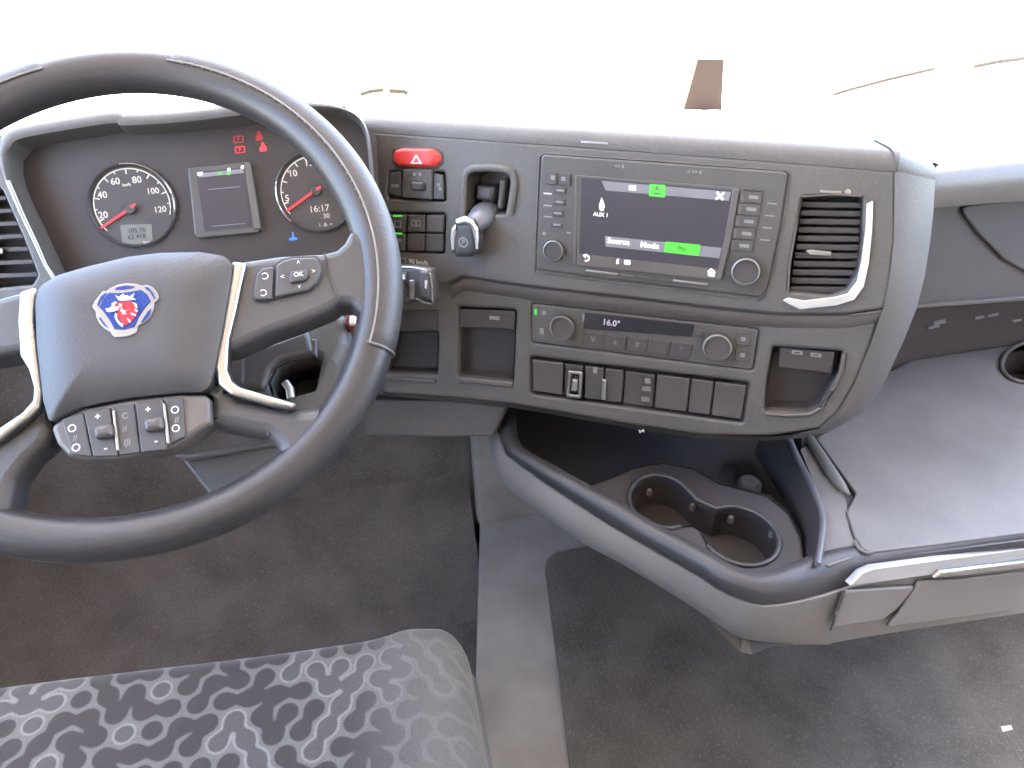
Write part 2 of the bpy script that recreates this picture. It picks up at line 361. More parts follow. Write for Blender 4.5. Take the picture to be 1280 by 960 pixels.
for i, p in enumerate(hl):
    n = CL.n; f0 = min(1, .35 + max(0, (i - 12) / 14), max(.22, 1 - (i - 52) / 18)); o = outv(i) * f0
    hr.append([p - n * (HH + .004) - o * .006, p - n * HH * .5 - o * .003, p - o * .0006, p + n * .002 + o * .003, p + n * .0015 + o * .008, p - n * .002 + o * .012, p - n * .010 + o * .0155, p - n * .03 + o * .017, p - n * .09 + o * .014])
grid('cluster_hood', [list(r) for r in zip(*hr)], dash_m, dash)
front = [r[-1] for r in hr[22:70:3]]
fb = [p + V((0, -.02, -.002)) for p in front] + [V(p) for p in RT] + [crolls[k][-1] - V((0, 0, .0015)) for k in (4, 6, 8)] + [ Yp(1172, 206, 1.0 - 0), Yp(1280, 192, 1.0), Yp(1400, 180, 1.0), Yp(1500, 172, 1.0)]
fb = [V((-.97, .9, fb[0].z - .01))] + fb
fb = fb[:-4] + [Yp(1176, 206, .757), Yp(1190, 205, .76), Yp(1280, 193, .76), Yp(1400, 181, .76), V((1.33, .76, Yp(1400, 181, .76).z))]
dt = []
for k in range(6):
    t = k / 5; dt.append([p.lerp(V((p.x * 1.05 + (.01 if p.x > 1.3 else 0), 1.262, .947)), t) for p in fb])
for r in dt:
    for p in r: p.x = max(-.979, min(1.359, p.x))
grid('dash_top', dt, top_m, dash, ang=30)
# ---- instrument cluster
face = [(0, 215), (20, 168), (75, 156), (145, 148), (285, 140), (430, 132), (470, 170), (480, 340), (300, 400), (80, 400), (40, 330)]
P_('cluster_face', CL, face, -.006, 0, plastic('cluster face plastic', (.030, .023, .022), .5, .1, 900), r=.005)
P_('column_cowl', CL, [(60, 345), (200, 336), (330, 330), (478, 335), (475, 420), (60, 420)], -.03, .02, dash2_m, r=.006, bev=.01)
def gauge(nm, c, R, labels, a0, a1, tick, units=None, lab=None):
    a, b = CL.loc(CL.at(*c, 0))
    gd = lathe(nm, CL, (a, b), [(R * 1.17, .0002), (R * 1.17, .0035), (R * 1.12, .005), (R * 1.08, .003), (R * 1.06, .0008), (.001, .0007)], black_m, dash, 56, px=False, label=lab)
    # bright crescent of the bezel
    arc = []
    return gd, a, b
def arcpts(a, b, R, t0, t1, n, h): return [CL.w(a + R * math.cos(t0 + (t1 - t0) * k / n), b + R * math.sin(t0 + (t1 - t0) * k / n), h) for k in range(n + 1)]
def polar(a, b, r, t): return (a + r * math.cos(t), b + r * math.sin(t))
rd = math.radians
def ticks(a, b, R, angs, par, big=.006, w=.0007):
    for k, t in enumerate(angs):
        L = big if k % 2 == 0 else big * .5; p = polar(a, b, R, t); q = polar(a, b, R - L, t)
        s = V((-math.sin(t), math.cos(t))) * w
        slab('tick', CL, [(p[0] + s.x, p[1] + s.y), (q[0] + s.x, q[1] + s.y), (q[0] - s.x, q[1] - s.y), (p[0] - s.x, p[1] - s.y)], .001, .0014, g_cream, par, px=False)
# speedometer
R1 = .0415; gd, a, b = gauge('speedometer', (166, 257), R1, None, 0, 0, 0, lab='round speedometer marked 20 to 120')
A0, A1 = rd(218), rd(-20)
tube('scale_arc', arcpts(a, b, R1, A0, A1, 40, .0013), .0007, g_cream, gd, n=6)
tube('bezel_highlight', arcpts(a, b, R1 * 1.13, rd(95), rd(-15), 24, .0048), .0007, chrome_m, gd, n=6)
N_ = 12; ticks(a, b, R1, [A0 + (A1 - A0) * (k + 1) / 13.0 for k in range(12)][::1], gd)
for s, c in (('20', (129, 269)), ('40', (128, 244)), ('60', (144, 227)), ('80', (171, 225)), ('100', (191, 239)), ('120', (200, 262))):
    text('numeral', CL, s, c, .0105 if len(s) < 3 else .0095, .0012, g_cream, gd, off=.012)
text('unit_text', CL, 'km/h', (158, 231), .0045, .0012, g_cream, gd, off=.02)
pa = V(CL.loc(CL.at(160, 262, .004))); pb = V(CL.loc(CL.at(126, 285, .004))); dd = (pb - pa).normalized(); nn = V((-dd.y, dd.x))
slab('needle', CL, [tuple(pa + nn * .0016), tuple(pb + nn * .0011), tuple(pb - nn * .0011), tuple(pa - nn * .0016)], .003, .004, g_red, gd, px=False)
lathe('needle_hub', CL, (162, 261), [(.006, .0008), (.006, .005), (.005, .006), (.001, .0061)], black_m, gd, 20)
slab('needle_tail', CL, rect((166, 257), 6, 4, -.4), .0062, .0068, g_red, gd, r=.001)
slab('lcd_window', CL, [(150, 281), (190, 280), (191, 306), (180, 310), (158, 309), (153, 303)], .001, .0015, g_lcd, gd, r=.002)
for j, row in enumerate(('105 76', '62 418')): text('lcd_digits', CL, row, (171, 288 + 8 * j), .0072, .0018, plastic('lcd digit %d' % j, (.02, .02, .02), .5), gd, off=.01)
text('lcd_digits', CL, 'km', (183, 303), .005, .0018, white_m, gd)
# engine gauge
R2 = .0415; gd2, a, b = gauge('rev_counter', (396, 240), R2, None, 0, 0, 0, lab='round rev counter partly hidden by the steering wheel')
B0, B1 = rd(213), rd(-30)
tube('scale_arc', arcpts(a, b, R2, B0, B1, 40, .0013), .0007, g_cream, gd2, n=6)
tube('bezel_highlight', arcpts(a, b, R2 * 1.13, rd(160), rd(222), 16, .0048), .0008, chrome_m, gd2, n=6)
ticks(a, b, R2, [B0 + (B1 - B0) * (k + 1) / 13.0 for k in range(12)], gd2)
for s, c in (('5', (359, 248)), ('10', (366, 217)), ('15', (386, 204))): text('numeral', CL, s, c, .0105, .0012, g_cream, gd2, off=.012)
pa = V(CL.loc(CL.at(391, 240, .004))); pb = V(CL.loc(CL.at(358, 264, .004))); dd = (pb - pa).normalized(); nn = V((-dd.y, dd.x))
slab('needle', CL, [tuple(pa + nn * .0016), tuple(pb + nn * .0012), tuple(pb - nn * .0012), tuple(pa - nn * .0016)], .003, .004, g_red, gd2, px=False)
lathe('needle_hub', CL, (395, 238), [(.006, .0008), (.006, .005), (.005, .006), (.001, .0061)], black_m, gd2, 20)
slab('needle_tail', CL, rect((398, 235), 6, 4, -.4), .0062, .0068, g_red, gd2, r=.001)
text('clock_digits', CL, '16:17', (399, 261), .011, .0012, g_cream, gd2); text('clock_digits', CL, '30', (408, 270), .008, .0012, g_cream, gd2)
text('clock_digits', CL, '1 -8- +', (407, 281), .006, .0012, g_cream, gd2)
# information display between the gauges
dsp = P_('info_display', CL, [(234, 209), (313, 201), (327, 286), (322, 291), (249, 298), (243, 293)], 0, .006, unit_m, r=.003, bev=.002)
slab('display_glass', CL, [(245, 215), (304, 209), (314, 284), (256, 290)], .006, .0065, g_disp, dsp, r=.002)
slab('side_bevel', CL, [(306, 204), (313, 203), (326, 285), (317, 286)], .006, .0078, edge_m, dsp, bev=.0008)
slab('display_bar', CL, [(247, 217), (304, 211), (305, 216), (248, 222)], .0067, .007, g_grey, dsp)
for c, w in (((250, 217), 7), ((286, 212), 4), ((303, 209), 4)): mark(CL, c, w, 4, .0072, g_white, dsp, sk=-.1)
mark(CL, (275, 217), 5, 3, .0072, g_green, dsp, sk=-.1); mark(CL, (286, 217), 5, 3, .0072, g_green, dsp, sk=-.1)
for c, w in (((280, 235), 40), ((286, 281), 42)): slab('display_line', CL, rect(c, w, .9, -.09), .0067, .007, g_bar, dsp)
# warning lamps
def lamp(c, kind, mat):
    if kind == 'brake':
        p = P_('warning_lamp', CL, rect(c, 13, 9, -.1), .0005, .001, mat, r=.002, holes=[rect(c, 9.5, 6.5, -.1)], hr=.001, label='red parking brake warning lamp' if mat is g_red else None)
        text('lamp_symbol', CL, 'P', c, .006, .001, mat, p, off=.03)
    elif kind == 'belt':
        x, y = c; P_('warning_lamp', CL, [(x - 3, y - 5), (x, y - 7), (x + 2, y - 3), (x + 5, y + 1), (x + 4, y + 5), (x - 4, y + 6), (x - 5, y + 1), (x - 2, y - 2)], .0005, .001, mat, r=.001)
    else:
        x, y = c; P_('warning_lamp', CL, [(x - 1, y - 6), (x + 1, y - 6), (x + 1, y - 1), (x + 3, y + 1), (x + 6, y + 1), (x + 5, y + 4), (x - 4, y + 5), (x - 5, y + 2), (x - 1, y + 1)], .0005, .001, mat)
lamp((300, 187), 'brake', g_red); lamp((329, 184), 'belt', g_red); lamp((298, 174), 'brake', g_redm); lamp((324, 170), 'belt', g_redm); lamp((366, 296), 'temp', g_blue)
# left edge: vent and chrome strip
P_('left_end_panel', CL, [(-120, 186), (-2, 167), (18, 172), (8, 190), (5, 205), (14, 236), (40, 292), (68, 352), (60, 420), (-120, 430)], -.03, .030, dash_m, r=.003, bev=.003, holes=[[(-60, 232), (2, 236), (30, 300), (47, 344), (40, 356), (-60, 366)]], hr=.004)
lv = pocket('side_air_vent', CL, [(-60, 232), (2, 236), (30, 300), (47, 344), (40, 356), (-60, 366)], .028, .05, recess_m, dash, label='black slatted air vent at the left edge of the dash')
for k in range(7):
    y = 246 + k * 16; xr = 0 + (y - 236) * .42
    slab('slat', CL, [(-60, y + 2), (xr + 4, y - 2), (xr + 8, y + 4), (-60, y + 8)], .006, .018, black_m, lv, bev=.001)
slab('vent_tab', CL, [(-10, 312), (3, 310), (4, 317), (-10, 319)], .018, .024, chrome_m, lv, bev=.001)
tube('chrome_strip', [CL.at(x, y, .034) for x, y in [(10, 226), (18, 244), (30, 272), (45, 305), (58, 332), (68, 348)]], .0026, chrome_m, dash, n=8)

# ---- hazard button and the light switch group
hz = pillow('hazard_button', PC, [(494, 188), (503, 185), (542, 186), (551, 194), (551, 202), (544, 209), (522, 209), (498, 208), (492, 202), (492, 194)], HF + .003, .004, red_m, dash, r=.004, label='red hazard light button with a white triangle')
slab('warning_triangle', PC, [(520, 192.5), (528, 205), (512.5, 204.5)], HF + .0072, HF + .0076, white_m, hz, holes=[[(520.3, 197), (524, 203), (516.5, 203)]])
P_('hazard_bezel', PC, [(490, 186), (502, 183), (543, 184), (554, 192), (554, 204), (546, 211), (497, 210), (489, 203)], HF - .002, HF + .0015, black_m, r=.004, bev=.001)
lsw = pocket('light_switch_group', PC, clus_hole, HF - .001, .012, recess_m, dash, label='dark light switch group below the red button')
slab('switch_key', PC, [(487, 216), (501, 214), (501, 246), (486, 243)], 0, HF + .002, key_m, lsw, r=.002, bev=.0015)
slab('switch_key', PC, [(542, 216), (554, 219), (555, 250), (541, 249)], 0, HF + .002, key_m, lsw, r=.002, bev=.0015)
slab('light_selector', PC, [(503, 211), (540, 212), (539, 250), (502, 247)], 0, HF + .006, key2_m, lsw, r=.002, bev=.002)
slab('selector_nub', PC, [(513, 227), (529, 228), (529, 239), (513, 238)], HF + .006, HF + .012, black_m, lsw, r=.002, bev=.0025)
for c, w in (((518, 218), 4), ((525, 218), 4)): mark(PC, c, w, 4, HF + .0062, grey_m, lsw)
for c in ((491, 232), (496, 232), (548, 231), (550, 236)): mark(PC, c, 4, 4, HF + .0022, grey_m, lsw)
bank = pocket('switch_bank', PC, bank_hole, HF - .001, .012, recess_m, dash, label='bank of six square rocker keys, two with green lights')
bq = [(485, 267), (556, 268), (554.5, 316), (483, 314)]
for r in range(2):
    for c in range(3):
        slab('rocker_key', PC, cell(bq, c / 3 + .012, (c + 1) / 3 - .012, r / 2 + .02, (r + 1) / 2 - .02), 0, HF + .001, key2_m if (c, r) in ((2, 0), (1, 1), (2, 1)) else key_m, bank, r=.002, bev=.0018)
for y in (270, 292): slab('key_light', PC, rect((497, y), 11, 2.2, .02), HF + .0012, HF + .0018, g_green, bank)
slab('key_symbol', PC, rect((497, 280), 9, 9, .05), HF + .0012, HF + .0015, grey_m, bank, holes=[rect((497, 280), 6, 6, .05)])
slab('key_symbol', PC, rect((520, 279), 12, 8, .05), HF + .0012, HF + .0015, grey_m, bank, holes=[rect((517, 279), 4, 5, .05), rect((523, 279), 4, 5, .05)], r=.001)
mark(PC, (498, 300), 8, 3, HF + .0012, grey_m, bank, nm='key_symbol')
# ---- parking brake
pk = pocket('parking_brake_housing', PC, pb_hole, HF - .001, .042, dash2_m, dash, shrink=.85, label='recessed housing of the parking brake lever')
fo = [(575, 272), (577, 214), (588, 206), (638, 208), (652, 218), (656, 240)]
tube('housing_rim', [PC.at(x, y, HF + .002) for x, y in [(578, 270), (579, 240), (580, 222), (584, 214), (592, 210), (612, 209.5), (630, 211), (640, 216), (643, 228), (640, 250), (637, 268)]], .0045, dash_m, pk, n=10, flat=.6, up=PC.n)
slab('roller_block', PC, [(595, 231), (619, 233), (616, 253), (593, 250)], -.03, -.006, key2_m, pk, r=.003, bev=.006)
slab('side_guide', PC, [(624, 224), (633, 225), (628, 262), (621, 262)], -.03, -.002, dash_m, pk, r=.002, bev=.004)
lv_ = pillow('parking_brake_lever', PC, [(565, 300), (568, 280), (574, 274), (590, 273), (596, 282), (598, 300), (596, 314), (589, 321), (571, 321), (564, 313)], .035, .006, key_m, dash, skirt=.016, r=.005, label='parking brake lever with a bright chrome arch and round P mark')
nk = [PC.at(608, 266, -.012), PC.at(604, 270, .005), PC.at(596, 277, .018), PC.at(586, 287, .026)]
tube('lever_neck', nk, [.019, .018, .015, .011], plastic('blue grey lever plastic', (.10, .11, .13), .35), lv_, n=16, flat=.75)
ch = [(566, 312), (566, 298), (568, 285), (573, 277.5), (582, 275), (590, 277.5), (594, 286), (596, 298), (596, 311)]
tube('chrome_arch', [PC.at(x, y, .041) for x, y in ch], [.0016, .003, .004, .0046, .005, .0046, .004, .003, .0016], plastic('bright chrome', (.85, .85, .84), .3, metal=1), lv_, n=8)
lc = PC.loc(PC.at(579, 303, .0415))
slab('brake_symbol', PC, [polar(*lc, .0062, k * math.pi / 10) for k in range(20)], .0412, .0416, grey_m, lv_, px=False, holes=[[polar(*lc, .0046, k * math.pi / 10) for k in range(20)]])
text('brake_symbol', PC, 'P', (579, 303), .0085, .0417, grey_m, lv_, off=.02)
# ---- infotainment
iu = P_('infotainment_unit', PC, [(677, 193), (985, 215), (974, 290), (958, 362), (950, 372), (860, 361), (760, 349), (670, 337), (673, 260)], HF - .001, HF + .004, unit_m, r=.006, bev=.002, label='infotainment unit with a dark touch screen, green lit keys and two knobs')
ZI = HF + .004
tube('unit_outline', [PC.at(x, y, HF + .0012) for x, y in [(674, 196), (680, 191.5), (830, 202), (980, 213), (987, 217), (980, 270), (966, 340), (957, 370), (948, 376), (860, 364), (760, 352), (668, 340), (671, 270), (674, 196)]], .0009, edge_m, iu, n=6)
slab('screen_frame', PC, [(721, 219), (925, 235), (915, 295), (903, 351), (718, 331), (719, 270)], ZI, ZI + .003, unit_m, iu, r=.003, bev=.001)
slab('frame_bevel', PC, [(916, 237), (924, 237), (914, 295), (902, 350), (895, 349), (907, 290)], ZI + .002, ZI + .0042, edge_m, iu, bev=.001)
slab('frame_bevel', PC, [(719, 220), (722, 220), (720, 330), (716, 330)], ZI + .001, ZI + .0037, edge_m, iu, bev=.0008)
slab('touch_screen', PC, [(727, 222), (916, 238), (908, 290), (897, 337), (724, 317)], ZI + .003, ZI + .0034, g_disp, iu, r=.002)
ZS = ZI + .0036
slab('menu_bar', PC, [(752, 226), (914, 240), (911, 251), (757, 238)], ZS, ZS + .0002, g_grey, iu)
slab('lower_bar', PC, [(756, 295), (902, 310), (899, 323), (757, 308)], ZS, ZS + .0002, g_grey, iu)
slab('status_strip', PC, [(722, 317), (900, 337), (897, 350), (721, 331)], ZS, ZS + .0003, edge_m, iu)
ZT = ZS + .0006
mark(PC, (790.5, 235), 9, 6, ZT, g_white, iu); mark(PC, (789, 235), 2, 2, ZT + .0003, unit_m, iu)
slab('lit_tile', PC, [(812, 230), (832, 231.5), (831, 247), (811, 245)], ZT, ZT + .0004, g_green, iu, r=.001)
text('lit_symbol', PC, 'A', (821, 236), .007, ZT + .0006, black_m, iu, off=.02); mark(PC, (821, 242), 8, 1.6, ZT + .0005, black_m, iu)
mark(PC, (852, 241), 8, 7, ZT, g_grey, iu)
for s in (1, -1):
    c = PC.loc(PC.at(900, 245, ZT)); d_ = V((math.cos(rd(45)), s * math.sin(rd(45)))) * .0055; nn = V((-d_.y, d_.x)) * .22
    slab('icon', PC, [tuple(V(c) + d_ + nn), tuple(V(c) - d_ + nn), tuple(V(c) - d_ - nn), tuple(V(c) + d_ - nn)], ZT + (.0004 if s > 0 else 0), ZT + (.0007 if s > 0 else .0003), g_white, iu, px=False)
slab('icon', PC, [(750.5, 251), (752, 246.5), (754, 251), (756, 258), (754, 264), (750, 263.5), (748.5, 257)], ZT, ZT + .0003, g_white, iu)
text('source_text', PC, 'AUX 1', (751, 268.5), .0062, ZT, g_white, iu, off=.03)
text('screen_text', PC, 'Source', (773, 302), .0092, ZT, g_white, iu, off=.03)
text('screen_text', PC, 'Mode', (812, 307), .0092, ZT, g_white, iu, off=.03)
slab('lit_tile', PC, [(832, 302), (875.5, 306), (874, 320), (830, 315)], ZT, ZT + .0004, g_green, iu, r=.001)
text('lit_text', PC, 'Play', (853, 311), .007, ZT + .0006, plastic('dark green text', (.01, .12, .01), .5), iu)
# return arrow, small marks, home
c = PC.loc(PC.at(733, 322.5, ZT)); slab('icon', PC, [polar(*c, .0042, rd(a)) for a in range(-120, 130, 20)] + [polar(*c, .0024, rd(a)) for a in range(120, -130, -20)], ZT, ZT + .0003, g_white, iu, px=False)
slab('icon', PC, [(728, 319), (733, 317), (732, 323)], ZT, ZT + .0003, g_white, iu)
slab('icon', PC, [(770, 330), (771, 324), (774, 323), (773, 330)], ZT, ZT + .0003, g_white, iu)
slab('icon', PC, rect((784, 328), 8, 6, .1), ZT, ZT + .0003, g_white, iu, r=.0018)
slab('icon', PC, [(883.5, 340), (889, 335), (895, 341), (893.5, 341), (893, 346), (885, 345), (885, 340.5)], ZT, ZT + .0003, g_white, iu)
for x0, y0, x1, y1, m in ((732, 337.5, 773, 342.5, alu_m), (775.5, 343, 792, 345, edge_m), (795, 345, 819, 348.5, key2_m), (822, 348.5, 839, 350.5, key2_m), (841, 350, 885, 355, alu_m)):
    slab('hard_key', PC, [(x0, y0 - .5), (x1, y1 - .5), (x1 - 1, y1 + 2.2), (x0 - .5, y0 + 2.2)], ZI, ZI + .003, m, iu, bev=.0008)
# left keys
for k in range(2): slab('square_key', PC, [(682 + 17 * k, 214 + k * 1.4), (696.5 + 17 * k, 215.4 + k * 1.4), (695.5 + 17 * k, 231.5 + k * 1.4), (681 + 17 * k, 230 + k * 1.4)], ZI, ZI + .002, key2_m, iu, r=.001, bev=.0008)
for c in ((691, 222), (704, 223.5)): mark(PC, c, 5, 5, ZI + .0022, grey_m, iu)
for i, (y, mm) in enumerate(((242, white_m), (257, alu_m), (271, grey_m))): slab('key_line', PC, rect((684.5, y), 10, 1.8, .08), ZI + .0002, ZI + .0006, mm, iu)
for i, c in enumerate(((700, 238), (699, 252.5), (697, 266.5), (696, 281))): slab('bar_key', PC, rect(c, 14, 8 if i < 3 else 4, .08), ZI, ZI + .0018, key2_m, iu, r=.001, bev=.0007); mark(PC, c, 9, 2.4, ZI + .002, grey_m, iu, nm='key_symbol')
def knob(c, R, h, par, nm='knob', ringm=chrome_m, body=key_m, ring=.0014, lab=None):
    k = lathe(nm, PC, c, [(R, ZI), (R, ZI + h * .7), (R * .93, ZI + h), (R * .84, ZI + h), (R * .8, ZI + h * .86), (.001, ZI + h * .86)], body, par, 40, label=lab)
    return k
def ringp(c, R, w, h, mat, par, nm='knob_ring'):
    a, b = PC.loc(PC.at(*c, h)); n = 40
    return grid(nm, [[PC.w(a + r * math.cos(2 * math.pi * j / n), b + r * math.sin(2 * math.pi * j / n), hh) for j in range(n)] for r, hh in ((R + w, h - .002), (R + w * .6, h), (R - w * .4, h + .0003), (R - w, h - .0015))], mat, par, closed=True)
knob((691, 314), .0125, .006, iu, lab='small left knob of the unit'); ringp((691, 314), .0117, .0008, ZI + .0062, alu_m, iu)
knob((932, 340), .0155, .012, iu, lab='larger right knob of the unit'); ringp((932, 340), .0140, .0012, ZI + .0122, alu_m, iu)
mark(PC, (680, 292), 4, 4, ZI + .0001, grey_m, iu); mark(PC, (711, 291), 5, 2, ZI + .0001, grey_m, iu)
# right keys
for k in range(5):
    x = 941 - k * 2.9; y = 246.5 + k * 15.2
    slab('preset_key', PC, [(x - 14, y - 7.6), (x + 13, y - 5.4), (x + 10.5, y + 8.4), (x - 16, y + 6)], ZI, ZI + .0022, key2_m, iu, r=.001, bev=.0008)
    slab('key_symbol', PC, rect((x + 1, y), 12, 4.2, .08), ZI + .0023, ZI + .0026, grey_m, iu, r=.0006)
    if k < 4: slab('key_line', PC, rect((x + 24, y + 8), 12, 1.6, .08), ZI + .0002, ZI + .0006, alu_m, iu)
    slab('key_edge', PC, [(x - 15, y - 7.4), (x - 10, y - 7), (x - 11.5, y + 6), (x - 16.5, y + 5.7)], ZI + .0020, ZI + .0028, edge_m, iu, bev=.0004)
tube('key_frame', [PC.at(x, y, ZI + .0006) for x, y in [(912, 318), (918, 290), (926, 243), (930, 237.5), (955, 239)]], .0009, black_m, iu, n=6)
text('panel_mark', PC, '<< 8', (774, 208), .0056, ZI + .0001, grey_m, iu, off=.02); text('panel_mark', PC, '-/ >> 8', (868, 215), .0056, ZI + .0001, grey_m, iu, off=.02)
P_('defrost_slot', PC, rect((743, 178.5), 34, 2.4, .06), HF, HF + .001, alu_m, bev=.0004)
# ---- centre vent
vent = pocket('air_vent', PC, vent_hole, HF - .001, .035, recess_m, dash, label='tall black slatted air vent right of the screen')
for k in range(11):
    y = 252 + k * 10.6; xl = 1002 - (y - 250) * .13; xr = 1077 - max(0, y - 330) * .45 - (y - 250) * .05
    slab('slat', PC, [(xl, y), (xr, y + 1.2), (xr, y + 8.4), (xl, y + 7.2)], -.015, -.002, black_m, vent, bev=.001)
slab('slider_tab', PC, [(1007, 314), (1014, 312), (1039, 315), (1039, 320), (1013, 319)], -.002, .006, alu_m, vent, bev=.001)
slab('slider_tab', PC, [(1025, 237.5), (1052, 239), (1052, 242.5), (1026, 241.5)], HF, HF + .002, chrome_m, vent, bev=.0006); lathe('slider_dot', PC, (1060, 240.5), [(.003, HF), (.003, HF + .0015), (.001, HF + .002)], chrome_m, vent, 14)
strip_o = [(1091.5, 251), (1090, 290), (1086, 330), (1080, 358), (1068, 375), (1045, 382), (1000, 387), (987, 381), (978, 376), (985, 372.5), (1005, 376), (1045, 371), (1060, 367), (1071, 352), (1077, 325), (1082, 285), (1083.5, 255)]
P_('chrome_strip', PC, strip_o, HF, HF + .004, bpy.data.materials['bright chrome'], r=.001, bev=.0006)
tube('vent_frame', [PC.at(x, y, HF + .0008) for x, y in [(985, 366), (987, 330), (996, 280), (1002, 246), (1040, 243), (1078, 245)]], .0012, edge_m, dash, n=6)
# ---- climate panel
cp = P_('climate_panel', PC, cl_hole, -.004, .0015, unit_m, r=.004, bev=.001, label='climate control strip with two chrome ringed knobs')
ZC = .0015; ZI = ZC
slab('climate_display', PC, [(731, 391), (868, 406), (864, 421), (729, 411)], ZC, ZC + .001, gloss_m, cp, r=.001)
text('display_text', PC, '16.0°', (764, 404), .0105, ZC + .0012, glow('pale digits', (.75, .7, .85), .55), cp, off=.02)
for c, R in (((702, 410), .0150), ((896.5, 435), .0158)):
    knob(c, R, .013, cp, lab=None, body=key2_m); ringp(c, R * .97, .0014, ZC + .0128, chrome_m, cp)
slab('key_light', PC, rect((669.5, 390), 3.5, 7, .1), ZC, ZC + .0006, g_green, cp)
for c, w, h in (((680, 391), 5, 5), ((677, 414), 5, 7), ((730, 397), 4, 9)): mark(PC, c, w, h, ZC, grey_m, cp)
kb = [(728, 413), (868, 430), (862, 449), (727, 432)]
for k in range(5): slab('climate_key', PC, cell(kb, k / 5 + .008, (k + 1) / 5 - .008, 0.05, 1), ZC - .001, ZC + .002, key_m, cp, r=.001, bev=.0008)
for k, s in enumerate(('\\/', 'c', '//', '', '*')):
    if s: text('key_symbol', PC, s, Q(kb, k / 5 + .1, .5), .009, ZC + .0022, grey_m, cp, off=.03)
slab('climate_key', PC, rect((873, 415), 11, 10, .1), ZC, ZC + .003, key2_m, cp, r=.001, bev=.001)
for c in ((929, 424), (928, 444)): slab('climate_key', PC, rect(c, 18, 16, .1), ZC, ZC + .002, key2_m, cp, r=.001, bev=.001); mark(PC, c, 6, 5, ZC + .0022, grey_m, cp)
# ---- lower switch row
sr = pocket('switch_row', PC, row_hole, -.001, .012, recess_m, dash, label='row of rocker switches and blanks under the climate strip')
rq = [(664, 448), (934, 481), (927, 526), (665, 490)]
divs = [0, .15, .245, .34, .43, .58, .74, .85, 1]
for k in range(8):
    s0, s1 = divs[k], divs[k + 1]
    slab('row_key', PC, cell(rq, s0 + .004, s1 - .004, .03, .97), -.010, .0 if k not in (1, 4) else -.004, key2_m if k in (0, 5, 6, 7) else key_m, sr, r=.0015, bev=.0015)
tg = slab('toggle_frame', PC, [(710, 463), (728, 465), (726, 499), (707, 497)], -.002, .006, chrome_m, sr, r=.003, bev=.0015, holes=[[(714, 468), (724, 469), (722, 494), (711, 493)]], hr=.002)
slab('toggle_lever', PC, [(715, 474), (722, 475), (721, 490), (713, 489)], -.004, .009, alu_m, sr, r=.001, bev=.002)
slab('row_pin', PC, [(752, 474), (758, 475), (757, 501), (751, 500)], -.001, .004, alu_m, sr, r=.001, bev=.002)
for c, w, h in (((809.5, 476), 7, 7), ((808, 486), 11, 6), ((806.5, 499), 10, 6), ((744, 463), 5, 8)): mark(PC, c, w, h, .0002 if w != 5 else .0003, grey_m if h != 6 else alu_m, sr, r=.001)
slab('row_key', PC, rect((808.5, 488), 14, 30, .12), -.004, -.0002, black_m, sr, r=.001)
text('panel_emblem', PC, 'v^', (802, 539.5), .008, .0008, white_m, dash, off=.04)
# ---- usb pocket
up = pocket('usb_pocket', PC, usb_hole, -.002, .03, recess_m, dash, label='small open pocket with two usb sockets')
slab('usb_block', PC, [(975, 434), (1044, 440), (1039, 467), (973, 459)], -.028, -.004, black_m, up, r=.002, bev=.001)
for c in ((996.5, 441), (1020, 444)): slab('usb_socket', PC, rect(c, 14, 5, .12), -.004, -.0025, alu_m, up, r=.0015, bev=.0005); mark(PC, c, 7, 1.6, -.0024, black_m, up)
tube('pocket_lip', [PC.at(x, y, .0015) for x, y in [(1055, 442), (1051, 465), (1040, 488), (1026, 510), (1012, 518), (985, 519), (957, 517)]], .0025, edge_m, up, n=8)
# ---- left storages
for q, dpt in ((pA, .022), (pB, .024)): pocket('open_pocket', PC, q, -.002, dpt, tray_m, dash)
fl = P_('pocket_flap', PC, [(574, 386), (644, 389), (643, 412), (574, 409)], -.012, -.003, black_m, r=.001, bev=.001); mark(PC, (618, 397.5), 13, 4.5, -.003, alu_m, fl)
P_('pocket_lip', PC, [(571, 471), (641, 478), (640, 485), (571, 478)], -.004, .003, edge_m, r=.001, bev=.002)
P_('pocket_lip', PC, [(476, 470), (545, 475), (544, 479), (475, 475)], -.004, .003, edge_m, r=.001, bev=.0015)
P_('pocket_flap', PC, [(494, 388), (547, 388), (546, 412), (490, 412)], -.002, .0022, black_m, r=.001, bev=.001)
P_('knee_panel', PC, [(462, 500), (560, 501), (632, 509), (616, 546), (540, 547), (455, 545)], -.06, -.034, dash2_m, r=.003, bev=.004)
# ---- passenger side
def Yq(pts, y): return [Yp(a, b, y) for a, b in pts]
tp = [(1140, 208), (1190, 203), (1240, 197), (1290, 191), (1360, 184), (1440, 178)]
bt = [(1140, 262), (1190, 258), (1240, 254), (1290, 251), (1360, 248), (1440, 246)]
rowp = [Yq(tp, .79)]
rowp[0] = [p + V((-.02, .30, -.012)) for p in Yq(tp, .76)]
rowp.append([p + V((0, .03, .003)) for p in Yq(tp, .76)])
rowp += [Yq(tp, .752), [a.lerp(b, .12) + V((0, -.012, 0)) for a, b in zip(Yq(tp, .745), Yq(bt, .74))], [a.lerp(b, .5) + V((0, -.018, 0)) for a, b in zip(Yq(tp, .745), Yq(bt, .74))], Yq(bt, .735), [p + V((0, .05, -.002)) for p in Yq(bt, .735)]]
grid('passenger_pad', rowp, top_m, dash, ang=60)
PP = Plane(V((.8, .79, .85)), (0, -1, .12))
P_('passenger_panel', PP, [(1130, 240), (1440, 225), (1440, 366), (1280, 375), (1140, 386), (1130, 386)], -.02, 0, pass_m, r=.004, bev=.004)
P_('glovebox_lid', PP, [(1196, 258), (1290, 248), (1430, 240), (1430, 346), (1330, 346), (1285, 342), (1255, 325), (1225, 294)], 0, .006, pass_m, r=.01, bev=.004)
